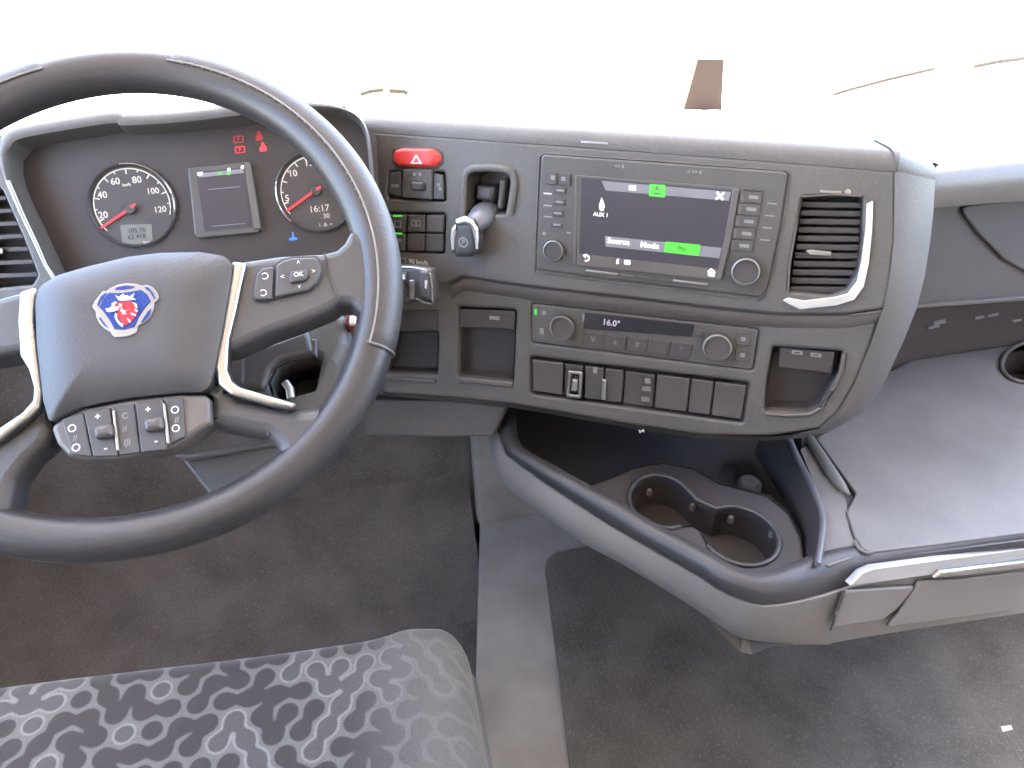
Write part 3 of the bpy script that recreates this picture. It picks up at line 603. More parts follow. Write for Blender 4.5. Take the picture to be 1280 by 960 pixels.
P_('panel_lip', PP, [(1142, 381), (1280, 371), (1440, 362), (1440, 366), (1280, 376), (1142, 386)], -.01, .006, edge_m, bev=.001)
PQ = Plane(V((.8, .845, .7)), (0, -1, .05))
P_('recess_back', PQ, [(1100, 360), (1440, 340), (1440, 445), (1090, 465)], -.02, 0, plastic('passenger recess plastic', (.05, .042, .04), .6), r=.002)
for c, w, h in (((1175, 403), 15, 5), ((1168, 409), 14, 3), ((1225, 397), 11, 3.5), ((1242, 394), 13, 3.5), ((1272, 401), 12, 3)): P_('label_plate', PQ, rect(c, w, h, -.22), 0, .002, grey_m, bev=.0006)

# ================================================================ LOWER CONSOLE
con = thing('centre_console', 'low console with a cup holder tray, light grey trim band and wide rubber shelf', 'console', (.45, .62, .1))
ZR = EYE.z - .62
ru = [(628, 520), (630, 545), (640, 566), (692, 596), (767, 638), (805, 662), (880, 702), (900, 715), (917, 723), (940, 731), (955, 732), (975, 728), (992, 722), (1030, 707), (1060, 699), (1120, 691), (1200, 681), (1280, 671), (1400, 656)]
tu = [(622, 530), (626, 552), (632, 568), (680, 604), (760, 657), (800, 680), (873, 722), (893, 736), (912, 746), (938, 755), (955, 758), (978, 756), (1000, 752), (1032, 744), (1061, 734), (1120, 722), (1200, 703), (1280, 683), (1400, 662)]
tl = [(615, 562), (621, 590), (630, 608), (670, 640), (740, 686), (775, 704), (845, 746), (870, 762), (893, 778), (915, 793), (936, 800), (960, 803), (990, 806), (1030, 806), (1060, 800), (1120, 790), (1200, 778), (1280, 766), (1400, 750)]
zt = [-.705] * 6 + [-.71, -.715, -.72, -.725] + [-.73] * 9
A = [Zp(x, y, ZR) for x, y in ru]
B = [Zp(x, y, EYE.z - .645) for x, y in tu]
Cc = [Zp(x, y, EYE.z + z) for (x, y), z in zip(tl, zt)]
ins = []
for i, p in enumerate(A):                   # inward normal in plan
    a, b = A[max(0, i - 1)], A[min(len(A) - 1, i + 1)]; t = (b - a); t.z = 0; t.normalize(); nn = V((-t.y, t.x, 0)); ins.append(nn)
rim_rows = [[p + n * .020 - V((0, 0, .012)) for p, n in zip(A, ins)], [p + n * .018 for p, n in zip(A, ins)], [p + n * .010 + V((0, 0, .002)) for p, n in zip(A, ins)], [p + n * .002 for p, n in zip(A, ins)], [p.lerp(q, .3) - n * .002 for p, q, n in zip(A, B, ins)], [p.lerp(q, .9) for p, q in zip(A, B)], [q + n * .004 - V((0, 0, .004)) for q, n in zip(B, ins)]]
grid('console_rim', rim_rows, rimb_m, con, ang=60)
def bow(p, q, t, amt, n): return p.lerp(q, t) - n * amt * math.sin(math.pi * t)
tr = [[q + n * .003 for q, n in zip(B, ins)]] + [[bow(q - n * .001, c, t, .008 if k < 12 else .002, n) for k, (q, c, n) in enumerate(zip(B, Cc, ins))] for t in (0, .15, .35, .55, .75, .92, 1)] + [[c + n * .02 - V((0, 0, .004)) for c, n in zip(Cc, ins)], [c + n * .06 - V((0, 0, .002)) for c, n in zip(Cc, ins)]]
grid('trim_band', tr, trim_m, con, ang=60)
# corner foot under the trim
mesh('trim_foot', [Zp(880, 770, .53), Zp(915, 805, .50), Zp(926, 815, .47), Zp(940, 818, .465), Zp(965, 808, .50), Zp(1040, 806, .51), Zp(1000, 760, .5), Zp(930, 760, .5)], [(0, 1, 7), (1, 2, 7), (2, 3, 7), (3, 4, 6, 7), (4, 5, 6)], trim_m, con)
grid('console_underside', [[c + n * .055 for c, n in zip(Cc, ins)], [V((c.x * .9 + .08, 1.0, .50)) for c in Cc]], tray_m, con)
# cup holder plate with two joined openings
ZPt = ZPl(ZR - .022)
def circ(c, rx, ry, a0, a1, n=14, tilt=0): return [(c[0] + rx * math.cos(rd(a0 + (a1 - a0) * k / n)) , c[1] + ry * math.sin(rd(a0 + (a1 - a0) * k / n)) + tilt * rx * math.cos(rd(a0 + (a1 - a0) * k / n))) for k in range(n + 1)]
cup = circ((827, 627), 41, 33, 55, 325, 16, .15) + [(872, 625), (884, 630)] + circ((925, 670), 49, 36, 232, 505, 18, .2) + [(876, 663), (866, 657)]
plate = [(634, 566), (690, 598), (766, 642), (806, 667), (882, 709), (918, 729), (955, 738), (992, 727), (1008, 712), (1002, 672), (985, 640), (960, 620), (900, 604), (868, 586), (830, 578), (792, 584), (760, 598), (735, 606)]
slab('cup_holder_plate', ZPt, plate, -.01, .004, tray_m, con, r=.006, bev=.004, holes=[cup], hr=0)
cu_ = pocket('cup_holder', ZPt, cup, .001, .10, plastic('cup well rubber', (.022, .017, .016), .7), con, shrink=.9, r=0, label='two joined round cup wells')
cupw = [ZPt.at(x, y, .005) for x, y in cup]
tube('cup_lip', [cupw[k] for k in range(len(cup) - 2)], .0032, rimb_m, cu_, n=8)
for c in ((812, 612), (866, 630), (914, 646), (966, 664)): lathe('cup_grip', ZPt, c, [(.004, -.012), (.004, -.006), (.003, -.003), (.001, -.003)], alu_m if c[0] > 950 else key2_m, cu_, 12)
# deep rear part of the tray
rear = [(622, 520), (640, 556), (690, 588), (740, 606), (795, 578), (835, 572), (872, 580), (905, 600), (965, 616), (1000, 650), (1012, 640), (1002, 560), (985, 520), (900, 500), (760, 490), (640, 490)]
ztr = ZPl(EYE.z - .69)
slab('tray_floor', ztr, [(600, 500), (640, 585), (800, 660), (960, 730), (1020, 720), (1030, 600), (1020, 480), (600, 450)], -.012, 0, tray_m, con, r=.01)
tw = [(735, 604), (762, 597), (793, 583), (830, 577), (868, 585), (900, 603), (962, 619), (986, 640), (1003, 672)]
grid('tray_wall', [[Zp(x, y, ZR - .018) for x, y in tw], [Zp(x, y, ZR - .022) + V((-.002, .010, -.05)) for x, y in tw]], tray_m, con)
wl = [(626, 510), (634, 552), (643, 566), (692, 594)]
# right wall and flank of the tray
def sm2(l): return [(p.x, p.y) for p in smooth([V((a, b)) for a, b in l], 4)]
wr = [(985, 535), (1000, 570), (1020, 610), (1033, 650), (1026, 706)]; wr2 = [(950, 545), (985, 600), (1003, 640), (1010, 675), (1006, 716)]
wr, wr2 = sm2(wr), sm2(wr2)
grid('tray_flank', [[Zp(x, y, ZR + .002) for x, y in wr], [Zp(x - 8, y + 1, ZR + .005) for x, y in wr], [Zp(x, y, ZR - .015) for x, y in wr2], [Zp(x, y, ZR - .03) + V((-.004, 0, -.03)) for x, y in wr2]], rimb_m, con, ang=60)
tube('flank_edge', [Zp(x - 4, y, ZR + .006) for x, y in wr], .004, plastic('flank edge plastic', (.09, .09, .10), .35), con, n=8)
lathe('tray_button', ZPl(EYE.z - .66), (938, 600), [(.016, -.03), (.016, 0), (.012, .006), (.001, .007)], key2_m, con, 20)
# shelf
ZSh = ZPl(ZR - .004)
hole = circ((1292, 452), 40, 26, 0, 345, 23, -.1)
shelf = [(1000, 520), (1440, 370), (1440, 652), (1280, 676), (1200, 686), (1120, 696), (1060, 705), (1026, 714), (1034, 650), (1020, 605), (1002, 560)]
slab('shelf_base', ZSh, shelf, -.01, 0, rimb_m, con, r=.003, bev=.001, holes=[hole])
shelf_mat = [(1100, 470), (1140, 450), (1440, 405), (1440, 640), (1280, 666), (1180, 679), (1090, 690), (1078, 686), (1068, 670), (1058, 640), (1070, 616), (1040, 575), (1020, 548), (1060, 520)]
slab('shelf_mat', ZSh, shelf_mat, .001, .007, mat_m, con, r=.006, bev=.002, holes=[hole])
tube('mat_moulding', [ZSh.at(x, y, .008) for x, y in [(1012, 548), (1026, 570), (1040, 592), (1052, 608), (1062, 618)]], [.006, .007, .0075, .006, .001], mat_m, con, n=10)
tube('mat_crease', [ZSh.at(x, y, .0072) for x, y in [(1068, 676), (1074, 686), (1082, 691), (1090, 691)]], .002, mat_m, con, n=6)
pocket('round_well', ZSh, hole, .004, .06, recess_m, con, r=0, label='round well at the right end of the shelf')
tube('well_ring', [ZSh.at(x, y, .009) for x, y in hole], .0035, edge_m, con, n=8, closed=True)
slab('shelf_side', ZSh, [(1026, 700), (1032, 650), (1018, 606), (1000, 562), (1008, 556), (1040, 590), (1058, 625), (1062, 660), (1075, 694), (1035, 708)], .001, .004, mat_m, con, r=.003, bev=.001)
# front of the drawer: silver strip, handle, latch
FY = (B[15].y + B[17].y) / 2
pdn = (B[17] - B[15]).cross(Cc[16] - B[16]); pdn = pdn if pdn.y < 0 else -pdn
PD = Plane(B[16] + pdn.normalized() * .003, pdn)
ds = slab('silver_strip', PD, [(1062, 733), (1078, 717), (1092, 711), (1280, 686), (1420, 668), (1420, 684), (1280, 702), (1165, 719)], -.004, .006, plastic('silver painted strip', (.36, .36, .355), .4, metal=.25), con, r=.001, bev=.0012)
slab('chrome_handle', PD, [(1166, 724), (1176, 715), (1280, 702), (1420, 684), (1420, 692), (1280, 711), (1200, 721)], .0, .012, chrome_m, con, r=.002, bev=.003)
slab('latch_panel', PD, [(1057, 739), (1146, 733), (1122, 762), (1104, 776), (1040, 786)], -.001, .0045, plastic('latch plastic', (.145, .136, .125), .5, .2, 900), con, r=.004, bev=.003)
slab('drawer_front', PD, [(1150, 727), (1165, 726), (1205, 724), (1280, 714), (1420, 696), (1420, 742), (1280, 762), (1200, 774), (1108, 786), (1124, 768)], -.002, .004, plastic('drawer plastic', (.145, .136, .125), .5, .2, 900), con, r=.004, bev=.003)
for a, b in (((1056, 738), (1047, 764)), ((1045, 768), (1038, 788))): tube('panel_gap', [PD.at(*a, .0062), PD.at(*b, .0062)], .0012, recess_m, con, n=6)

# ================================================================ STEERING COLUMN behind the wheel
colm = thing('steering_column', 'steering column shroud with a ribbed control stalk marked 90 km/h', 'steering column', (-.2, .8, .85))
def wl_(px, h): return [PW.at(x, y, h) for x, y in px]
slab('shroud', PW, [(250, 400), (330, 392), (400, 380), (432, 392), (436, 430), (405, 500), (330, 520), (250, 520)], -.14, -.075, dash2_m, colm, r=.01, bev=.01, holes=[[(338, 478), (346, 460), (362, 452), (394, 448), (408, 460), (402, 498), (345, 500)]], hr=.006)
pocket('shroud_opening', PW, [(338, 478), (346, 460), (362, 452), (394, 448), (408, 460), (402, 498), (345, 500)], -.078, .07, recess_m, colm)
slab('shroud_cap', PW, [(300, 440), (345, 425), (385, 410), (392, 440), (350, 450), (338, 462), (330, 490), (300, 480)], -.076, -.066, key2_m, colm, r=.006, bev=.005)
tube('tilt_lever', wl_([(356, 478), (362, 486), (364, 498)], -.07), .004, alu_m, colm, n=8)
slab('small_switch', PW, rect((392, 434), 8, 22, .1), -.078, -.07, key2_m, colm, r=.001, bev=.002)
lathe('ignition_ring', PW, (439, 400), [(.006, -.09), (.006, -.07), (.005, -.068), (.001, -.068)], plastic('orange red ring', (.16, .03, .02), .5), colm, 24)
slab('key_bow', PW, rect((441, 400), 9, 12, .05), -.068, -.062, plastic('cream key', (.6, .52, .42), .5), colm, r=.002, bev=.002)
tube('column_tube', [WC + PW.n * k for k in (-.06, -.15, -.3, -.46)], [.045, .04, .035, .035], black_m, colm, n=20)
slab('knee_shelf', PW, [(226, 573), (343, 553), (356, 572), (340, 606), (300, 632), (285, 640), (262, 620)], -.16, -.12, dash2_m, colm, r=.004, bev=.004)
slab('knee_shelf_edge', PW, [(212, 566), (236, 568), (340, 549), (352, 547), (353, 555), (342, 557), (232, 576)], -.125, -.112, edge_m, colm, r=.002, bev=.003)
st = slab('control_stalk', PC, [(470, 333), (520, 333), (538, 337), (541, 350), (542, 381), (524, 378), (502, 382), (470, 380)], .045, .065, key_m, colm, r=.004, bev=.005, label='control stalk with small keys behind the wheel')
for c in ((502, 346), (502, 366)): slab('stalk_key', PC, rect(c, 13, 12, .03), .065, .068, key2_m, st, r=.002, bev=.0015); mark(PC, c, 8, 6, .0683, white_m, st, nm='key_symbol', sk=.03)
slab('stalk_key', PC, [(523, 338), (534, 340), (538, 376), (524, 372)], .06, .071, key2_m, st, r=.003, bev=.003)
slab('key_symbol', PC, [(531, 350), (534, 351), (533, 361), (531, 360)], .0712, .0716, white_m, st)
slab('slider', PC, [(511, 350), (518, 350), (517, 374), (512, 374)], .065, .068, alu_m, st, r=.002, bev=.001)
tube('stalk_edge', [PC.at(x, y, .066) for x, y in [(488, 333), (515, 334), (530, 337), (538, 343), (540, 360), (541, 380), (530, 378), (520, 373)]], .0014, alu_m, st, n=6)
text('stalk_text', PC, '90 km/h', (523, 328), .0085, HF + .0003, white_m, dash, off=.03); slab('stalk_symbol', PC, rect((503, 326), 9, 9, .04), HF + .0001, HF + .0004, grey_m, dash, holes=[rect((503, 327), 5, 5, .04)])
tube('stalk_arm', [PC.at(505, 358, .045), PW.at(420, 380, -.1)], .012, black_m, colm, n=12)

# ================================================================ STEERING WHEEL
wheel = thing('steering_wheel', 'dark grey four spoke truck steering wheel with blue and red emblem on the hub', 'steering wheel', tuple(WC))
RM = .2065
def rmid(t):                                # slightly flattened at the bottom
    k = max(0, -math.sin(t)); return RM - .006 * k ** 6
def rimpt(t, dr=0, h=0): r = rmid(t) + dr; return PW.w(r * math.cos(t), r * math.sin(t), h)
NR = 128; secn = 24
def rthick(t): k = max(0, -math.sin(t)); return .0182 - .0012 * k
def section(t, a, extra=0): rr = rthick(t) + extra; return rimpt(t, rr * math.cos(a), (rr * 1.02) * math.sin(a))
rows = [[section(2 * math.pi * i / NR, 2 * math.pi * j / secn) for j in range(secn)] for i in range(NR + 1)]
grid('rim', rows, rim_m, wheel, closed=True)
def grip(t0, t1, a0=-60, a1=88, ex=.0012):
    rows = []
    ts = [t0 + (t1 - t0) * k / 60 for k in range(61)]
    for k, t in enumerate(ts):
        e = ex if 0 < k < 60 else -.001
        rows.append([section(t, rd(a0), -.002)] + [section(t, rd(a0 + (a1 - a0) * j / 16), e) for j in range(17)] + [section(t, rd(a1), -.002)])
    return grid('leather_grip', rows, lea_m, wheel, ang=60)
grip(rd(76), rd(-22)); grip(rd(104), rd(202))
for t0, t1 in ((76, -22), (104, 202)):
    pts = [section(rd(t0 + (t1 - t0) * k / 80), rd(91), .0009) for k in range(81)]
    tube('grip_seam', pts, .0009, plastic('seam thread %d' % t0, (.17, .155, .14), .6), wheel, n=6)
    te = rd(t1); tube('grip_end', [section(te, rd(a), .0012) for a in range(-60, 100, 12)], .0012, edge_m, wheel, n=6)
# small stitches along the upper grip
for k in range(26):
    t = rd(72 - k * 2.4); p, q = section(t, rd(93), .0016), section(t + .004, rd(97), .0016)
    tube('stitch', [p, q], .0006, plastic('stitch thread', (.13, .12, .11), .6) if k == 0 else bpy.data.materials['stitch thread'], wheel, n=5)
sp = dict(r=.005, bev=.007)
# right spokes
slab('spoke', PW, [(288, 327), (350, 318), (404, 315), (420, 311), (430, 302), (438, 286), (470, 300), (474, 376), (452, 402), (447, 388), (438, 379), (424, 379), (412, 387), (372, 403), (335, 416), (292, 436), (270, 440)], -.022, .014, spoke_m, wheel, **sp)
slab('spoke', PW, [(262, 470), (285, 486), (300, 497), (368, 510), (400, 507), (424, 480), (444, 440), (466, 450), (450, 510), (400, 575), (352, 612), (336, 600), (344, 575), (346, 560), (333, 546), (290, 538), (256, 532)], -.022, .013, spoke_m, wheel, r=.009, bev=.011)
# left spokes
slab('spoke', PW, [(46, 356), (22, 364), (-50, 384), (-75, 350), (-105, 400), (-105, 430), (-50, 452), (22, 440), (48, 445)], -.022, .014, spoke_m, wheel, **sp)
slab('spoke', PW, [(54, 500), (64, 536), (56, 556), (34, 576), (16, 600), (8, 640), (-20, 690), (-80, 650), (-130, 540), (-90, 530), (-60, 560), (-20, 560), (0, 545), (44, 512)], -.022, .010, spoke_m, wheel, r=.007, bev=.008)
# seam lines where spoke covers meet the rim
tube('cover_seam', [PW.at(x, y, .0145) for x, y in [(405, 316), (409, 330), (411, 345), (416, 360), (424, 376)]], .0008, recess_m, wheel, n=6)
tube('cover_seam', [PW.at(x, y, .0105) for x, y in [(370, 508), (350, 518), (340, 528), (334, 545)]], .001, recess_m, wheel, n=6)
# chrome brackets
slab('chrome_bracket', PW, [(289, 325), (308, 328), (297, 378), (286, 424), (284, 462), (290, 476), (300, 483), (372, 504), (364, 512), (340, 508), (288, 494), (271, 480), (265, 458), (271, 420), (281, 372)], .006, .019, chrome_m, wheel, r=.003, bev=.0035)
slab('chrome_bracket', PW, [(23, 364), (44, 357), (42, 400), (47, 445), (53, 490), (50, 508), (36, 522), (0, 550), (-50, 575), (-56, 565), (-8, 538), (26, 515), (39, 500), (40, 484), (34, 462), (23, 444), (20, 400)], .006, .019, chrome_m, wheel, r=.003, bev=.0035)
# hub
hub_px = [(44, 378), (49, 358), (72, 344), (110, 333), (160, 321), (200, 316), (250, 315), (280, 320), (291, 330), (287, 358), (278, 410), (268, 462), (260, 490), (225, 490), (160, 497), (104, 508), (78, 519), (62, 529), (54, 500), (46, 430)]
HB = .022
hub = pillow('airbag_cover', PW, hub_px, HB, .011, hub_m, wheel, r=.012, skirt=.04, rings=16, edge=.6, pw=2.4, label='grained airbag cover with a small scuff')
PH = Plane(PW.w(0, 0, 0), PW.n); ZE = HB + .0105
def e(px, py): return (90 + px / 8, 330 + py / 8)
def E(l): return [e(*p) for p in l]
ring_o = E([(345, 270), (375, 240), (450, 205), (540, 190), (640, 195), (705, 215), (740, 205), (800, 225), (850, 280), (870, 340), (840, 375), (822, 385), (815, 450), (780, 530), (720, 590), (660, 620), (640, 690), (560, 725), (480, 735), (430, 735), (395, 700), (380, 675), (320, 640), (270, 590), (240, 520), (235, 470), (200, 425), (225, 370), (270, 310), (310, 265)])
em = slab('emblem', PW, ring_o, ZE - .004, ZE + .0018, plastic('emblem chrome', (.22, .225, .23), .3, metal=.7), wheel, r=.001, bev=.0008, label='emblem: blue shield with a crowned red griffin head in a chrome ring')
slab('blue_field', PW, E([(370, 288), (470, 290), (600, 275), (690, 258), (750, 300), (785, 370), (720, 440), (665, 530), (625, 625), (520, 655), (425, 650), (375, 560), (310, 470), (275, 435), (310, 350)]), ZE + .0018, ZE + .0024, blue_m, em, r=.0008)
for q in ([(265, 540), (285, 535), (330, 600), (365, 640), (320, 615)], [(760, 470), (790, 445), (780, 500), (720, 570), (685, 590), (700, 560)], [(440, 235), (540, 212), (630, 225), (600, 240), (500, 255), (430, 255)], [(250, 400), (285, 330), (330, 290), (350, 290), (290, 360), (262, 425)], [(720, 232), (760, 232), (810, 290), (835, 345), (822, 350), (780, 280)]):
    slab('blue_inlay', PW, E(q), ZE + .0018, ZE + .0023, blue_m, em)
GZ = ZE + .0025
slab('griffin_head', PW, E([(450, 385), (520, 370), (600, 375), (645, 410), (655, 460), (640, 510), (600, 570), (560, 600), (520, 610), (500, 585), (470, 545), (445, 500), (460, 460), (425, 440), (410, 410)]), GZ, GZ + .0006, enr_m, em, r=.0005)
G2 = GZ + .0007
for q in ([(430, 310), (465, 330), (480, 320), (510, 295), (530, 320), (545, 310), (575, 325), (625, 290), (605, 335), (640, 355), (560, 362), (470, 365), (455, 345)],
          [(335, 445), (375, 440), (400, 415), (395, 395), (430, 375), (450, 380), (425, 405), (430, 430), (465, 425), (470, 450), (430, 470), (400, 475), (370, 480), (345, 470)],
          [(430, 490), (450, 500), (450, 540), (480, 585), (510, 600), (505, 630), (470, 605), (440, 565), (425, 530)],
          [(600, 380), (640, 395), (655, 430), (640, 440), (625, 405)], [(630, 445), (660, 465), (650, 480), (625, 465)], [(590, 485), (640, 505), (640, 520), (590, 505)], [(545, 535), (580, 560), (585, 590), (565, 575)],
          [(500, 430), (480, 470), (520, 480), (570, 450), (540, 465), (505, 460)], [(500, 480), (540, 490), (545, 500), (500, 500)], [(470, 395), (500, 400), (490, 430), (470, 425)]):
    slab('griffin_detail', PW, E(q), G2, G2 + .0004, white_m, em)
mesh('scuff', [PW.at(x, y, HB + .0112) for x, y in [(228, 375.6), (236, 374.6), (242, 372), (238, 376), (234, 378)]], [(0, 1, 2, 3, 4)], black_m, hub)
# lower key pod of the hub
pod = slab('key_pod', PW, [(62, 534), (76, 522), (104, 510), (160, 499), (225, 492), (256, 493), (262, 500), (263, 528), (235, 548), (215, 560), (160, 572), (115, 575), (84, 570), (70, 555)], -.01, .020, edge_m, wheel, r=.005, bev=.004, label='key pod with thumb wheels under the airbag cover')
PZ = .020
kq = [[(76, 524), (103, 515), (115, 571), (90, 568)], [(104, 514), (137, 509), (148, 570), (116, 571)], [(139, 508), (167, 504), (175, 566), (149, 569)], [(169, 503), (204, 499), (209, 562), (176, 566)], [(206, 498), (228, 497), (231, 546), (212, 556)]]
for q in kq: slab('pod_key', PW, q, PZ - .002, PZ + .0022, spoke_m, pod, r=.0015, bev=.0012)
for x, y in ((127, 539), (190, 530)):
    slab('thumb_wheel', PW, [(x - 13, y - 7), (x + 11, y - 11), (x + 14, y + 6), (x - 10, y + 10)], PZ + .001, PZ + .009, key2_m, pod, r=.003, bev=.0045)
    slab('wheel_side', PW, [(x + 13, y - 26), (x + 16, y - 26), (x + 22, y + 24), (x + 18, y + 24)], PZ + .002, PZ + .0042, alu_m, pod, bev=.0006)
    text('key_symbol', PW, '+', (x - 5, y - 18), .007, PZ + .0024, white_m, pod, off=.03); text('key_symbol', PW, '-', (x + 5, y + 21), .007, PZ + .0024, white_m, pod, off=.03)
for q, rot in (((92, 536), .1), ((97, 560), 0), ((220, 513), .1), ((221, 536), 0)):
    c = PW.loc(PW.at(*q, PZ)); slab('key_symbol', PW, [polar(*c, .0030, rd(k * 18)) for k in range(20)], PZ + .0023, PZ + .0026, white_m, pod, px=False, holes=[[polar(*c, .0021, rd(k * 18)) for k in range(20)]])
for q in ((94, 548), (221, 525), (156, 536)): text('key_symbol', PW, '//', q, .006, PZ + .0024, grey_m, pod, off=.02)
text('key_symbol', PW, 'C', (156, 520), .0065, PZ + .0024, grey_m, pod, off=.02); text('key_symbol', PW, '(ll', (159, 553), .0065, PZ + .0024, grey_m, pod, off=.02)
# key pad on the right spoke
kp = slab('spoke_keypad', PW, [(318, 341), (326, 333), (343, 329), (352, 323), (366, 320), (397, 319), (402, 328), (404, 341), (398, 355), (388, 364), (345, 373), (332, 378), (318, 377), (314, 372)], .012, .0155, recess_m, wheel, r=.003, bev=.001, label='thumb keypad with a centre key on the right spoke')
slab('pad_key', PW, [(320, 342), (327, 335), (342, 332), (340, 374), (320, 375), (316, 370)], .014, .019, spoke_m, kp, r=.0025, bev=.0018)
slab('pad_key', PW, [(345, 331), (354, 325), (366, 322), (395, 321), (400, 330), (401, 341), (396, 353), (386, 362), (343, 372)], .014, .019, spoke_m, kp, r=.003, bev=.002)
slab('centre_key', PW, [(363, 338), (384, 336), (386, 344), (381, 350), (362, 354), (361, 346)], .018, .0225, spoke_m, kp, r=.002, bev=.002)
text('key_symbol', PW, 'OK', (373, 343), .0052, .0228, white_m, kp, off=.01)
for s, q in (('^', (373, 329)), ('<', (353, 346)), ('>', (392, 339)), ('v', (374, 357.5))): text('key_symbol', PW, s, q, .006, .0193, white_m, kp)
for q in ((331, 345), (329, 366)):
    c = PW.loc(PW.at(*q, .0193)); slab('key_symbol', PW, [polar(*c, .0029, rd(k)) for k in range(-140, 141, 20)] + [polar(*c, .0022, rd(k)) for k in range(140, -141, -20)], .0192, .0195, white_m, kp, px=False)

# ================================================================ DRIVER SEAT
seat = thing('driver_seat', 'driver seat with grey cloth cushion woven in a dark dotted molecule pattern', 'seat', (-.23, .2, 0))
SZ = EYE.z - .75
fx = [Zp(x, y, SZ) for x, y in ((-160, 873), (0, 849), (250, 813), (450, 787), (500, 784))]
fcoef = np.polyfit([p.x for p in fx], [p.y for p in fx], 1)
XR = float(Zp(598, 880, SZ).x); XL = XR - .68
NX, NY = 640, 330; ylen = .36
xs = np.linspace(XL, XR, NX); out = []
yy = np.linspace(0, 1, NY)
pit = .0295
rng = np.random.RandomState(5)
# nodes of the woven pattern: triangular lattice, neighbours joined at random into clusters
nodes = {}; 
for j in range(-2, 32):
    for i in range(-2, 34):
        nodes[(i, j)] = (XL - .02 + (i + .5 * (j % 2)) * pit, .02 + j * pit * .866)
keys = list(nodes); comp = {k: k for k in keys}
def find(k):
    while comp[k] != k: k = comp[k]
    return k
edges = []; size = {k: 1 for k in keys}
rng2 = random.Random(11); kk = keys[:]; rng2.shuffle(kk)
for k in kk:
    i, j = k; nb = [(i + 1, j), (i - 1, j)] + [(i + dx + (j % 2) - 0, j + dy) for dx in (-1, 0) for dy in (1, -1)]
    rng2.shuffle(nb)
    for q in nb[:2]:
        if q in nodes and find(q) != find(k) and size[find(q)] + size[find(k)] <= 8:
            a, b = find(k), find(q); size[b] += size[a]; comp[a] = b; edges.append((k, q))
kind = {}
for k in keys:
    r0 = find(k)
    if r0 not in kind: kind[r0] = rng2.choice([0, 0, 1])
GX, GY = np.meshgrid(xs, -yy * ylen)      # pattern coordinates (x across, y back from the front edge)
PY = -GY
D0 = np.full(GX.shape, 1e3); D1 = np.full(GX.shape, 1e3)
def smin(a, b, k=.004): 
    h = np.clip(.5 + .5 * (b - a) / k, 0, 1); return b * (1 - h) + a * h - k * h * (1 - h)
per = {}
def sub(cx, cy, R):
    i0 = max(0, int((cx - R - xs[0]) / (xs[1] - xs[0]))); i1 = min(NX, int((cx + R - xs[0]) / (xs[1] - xs[0])) + 2)
    j0 = max(0, int((cy - R) / ylen * (NY - 1))); j1 = min(NY, int((cy + R) / ylen * (NY - 1)) + 2)
    return slice(j0, j1), slice(i0, i1)
for k in keys:
    kd = kind[find(k)]
    if kd == 2: continue
    T_ = D0 if kd == 0 else D1; cx, cy = nodes[k]; sj, si = sub(cx, cy, .03)
    if sj.stop <= sj.start or si.stop <= si.start: continue
    dd = np.hypot(GX[sj, si] - cx, PY[sj, si] - cy) - .0113; T_[sj, si] = smin(T_[sj, si], dd, .002)
for a, b in edges:
    kd = kind[find(a)]
    if kd == 2: continue
    T_ = D0 if kd == 0 else D1; ax, ay = nodes[a]; bx, by = nodes[b]; sj, si = sub((ax + bx) / 2, (ay + by) / 2, .04)
    if sj.stop <= sj.start or si.stop <= si.start: continue
    px_, py_ = GX[sj, si] - ax, PY[sj, si] - ay; ex, ey = bx - ax, by - ay
    t = np.clip((px_ * ex + py_ * ey) / (ex * ex + ey * ey), 0, 1); dd = np.hypot(px_ - t * ex, py_ - t * ey) - .0054
    T_[sj, si] = smin(T_[sj, si], dd, .010)
base = np.array([.084, .080, .071]); dark = np.array([.022, .017, .015]); line = np.array([.145, .14, .128]); fillc = np.array([.044, .041, .037])
col = np.ones(GX.shape + (3,)) * base
def ss(a, b, x): t = np.clip((x - a) / (b - a), 0, 1); return t * t * (3 - 2 * t)
wgt = (1 - ss(-.001, .001, D0))[..., None]; col = col * (1 - wgt) + dark * wgt
inn = (1 - ss(-.001, .0005, D1))[..., None]; col = col * (1 - inn) + fillc * inn
lw = (1 - ss(.0008, .002, np.abs(D1)))[..., None]; col = col * (1 - lw * .8) + line * lw * .8
plain = ss(XR - .20, XR - .06, GX + .35 * (PY - .1))[..., None]*.0
fade = ss(XR - .17, XR - .05, GX)[..., None] * .75; col = col * (1 - fade) + base * fade
col *= (1 + rng.normal(0, .09, GX.shape))[..., None]
vs = []
W_ = XR - XL
sx = (xs - XL) / W_
for j, t in enumerate(yy):
    pass
Xg = GX.copy(); front = fcoef[0] * Xg + fcoef[1]
dr = XR - Xg; dl = Xg - XL
rc = .035                                    # corner radius in plan
cornx = np.clip(rc - dr, 0, rc) / rc; front = front - .05 * (1 - np.sqrt(1 - cornx ** 2 * .98))
Yg = front - PY
edge_d = PY.copy()
def droop(d_, R, H): k = np.clip(1 - d_ / R, 0, 1); return H * (1 - np.sqrt(np.clip(1 - k * k, 0, 1)))
Zg = SZ - droop(PY, .03, .03) - droop(dr, .04, .035) - droop(dl, .04, .035) + .004 * np.sin(Xg * 9) + .010 * np.exp(-((dr - .07) / .03) ** 2)
verts = np.stack([Xg, Yg, Zg], -1).reshape(-1, 3)
idx = np.arange(NX * NY).reshape(NY, NX)
q4 = np.stack([idx[:-1, :-1], idx[1:, :-1], idx[1:, 1:], idx[:-1, 1:]], -1).reshape(-1, 4)
me = bpy.data.meshes.new('cushion'); me.vertices.add(len(verts)); me.vertices.foreach_set('co', verts.ravel().astype('f'))
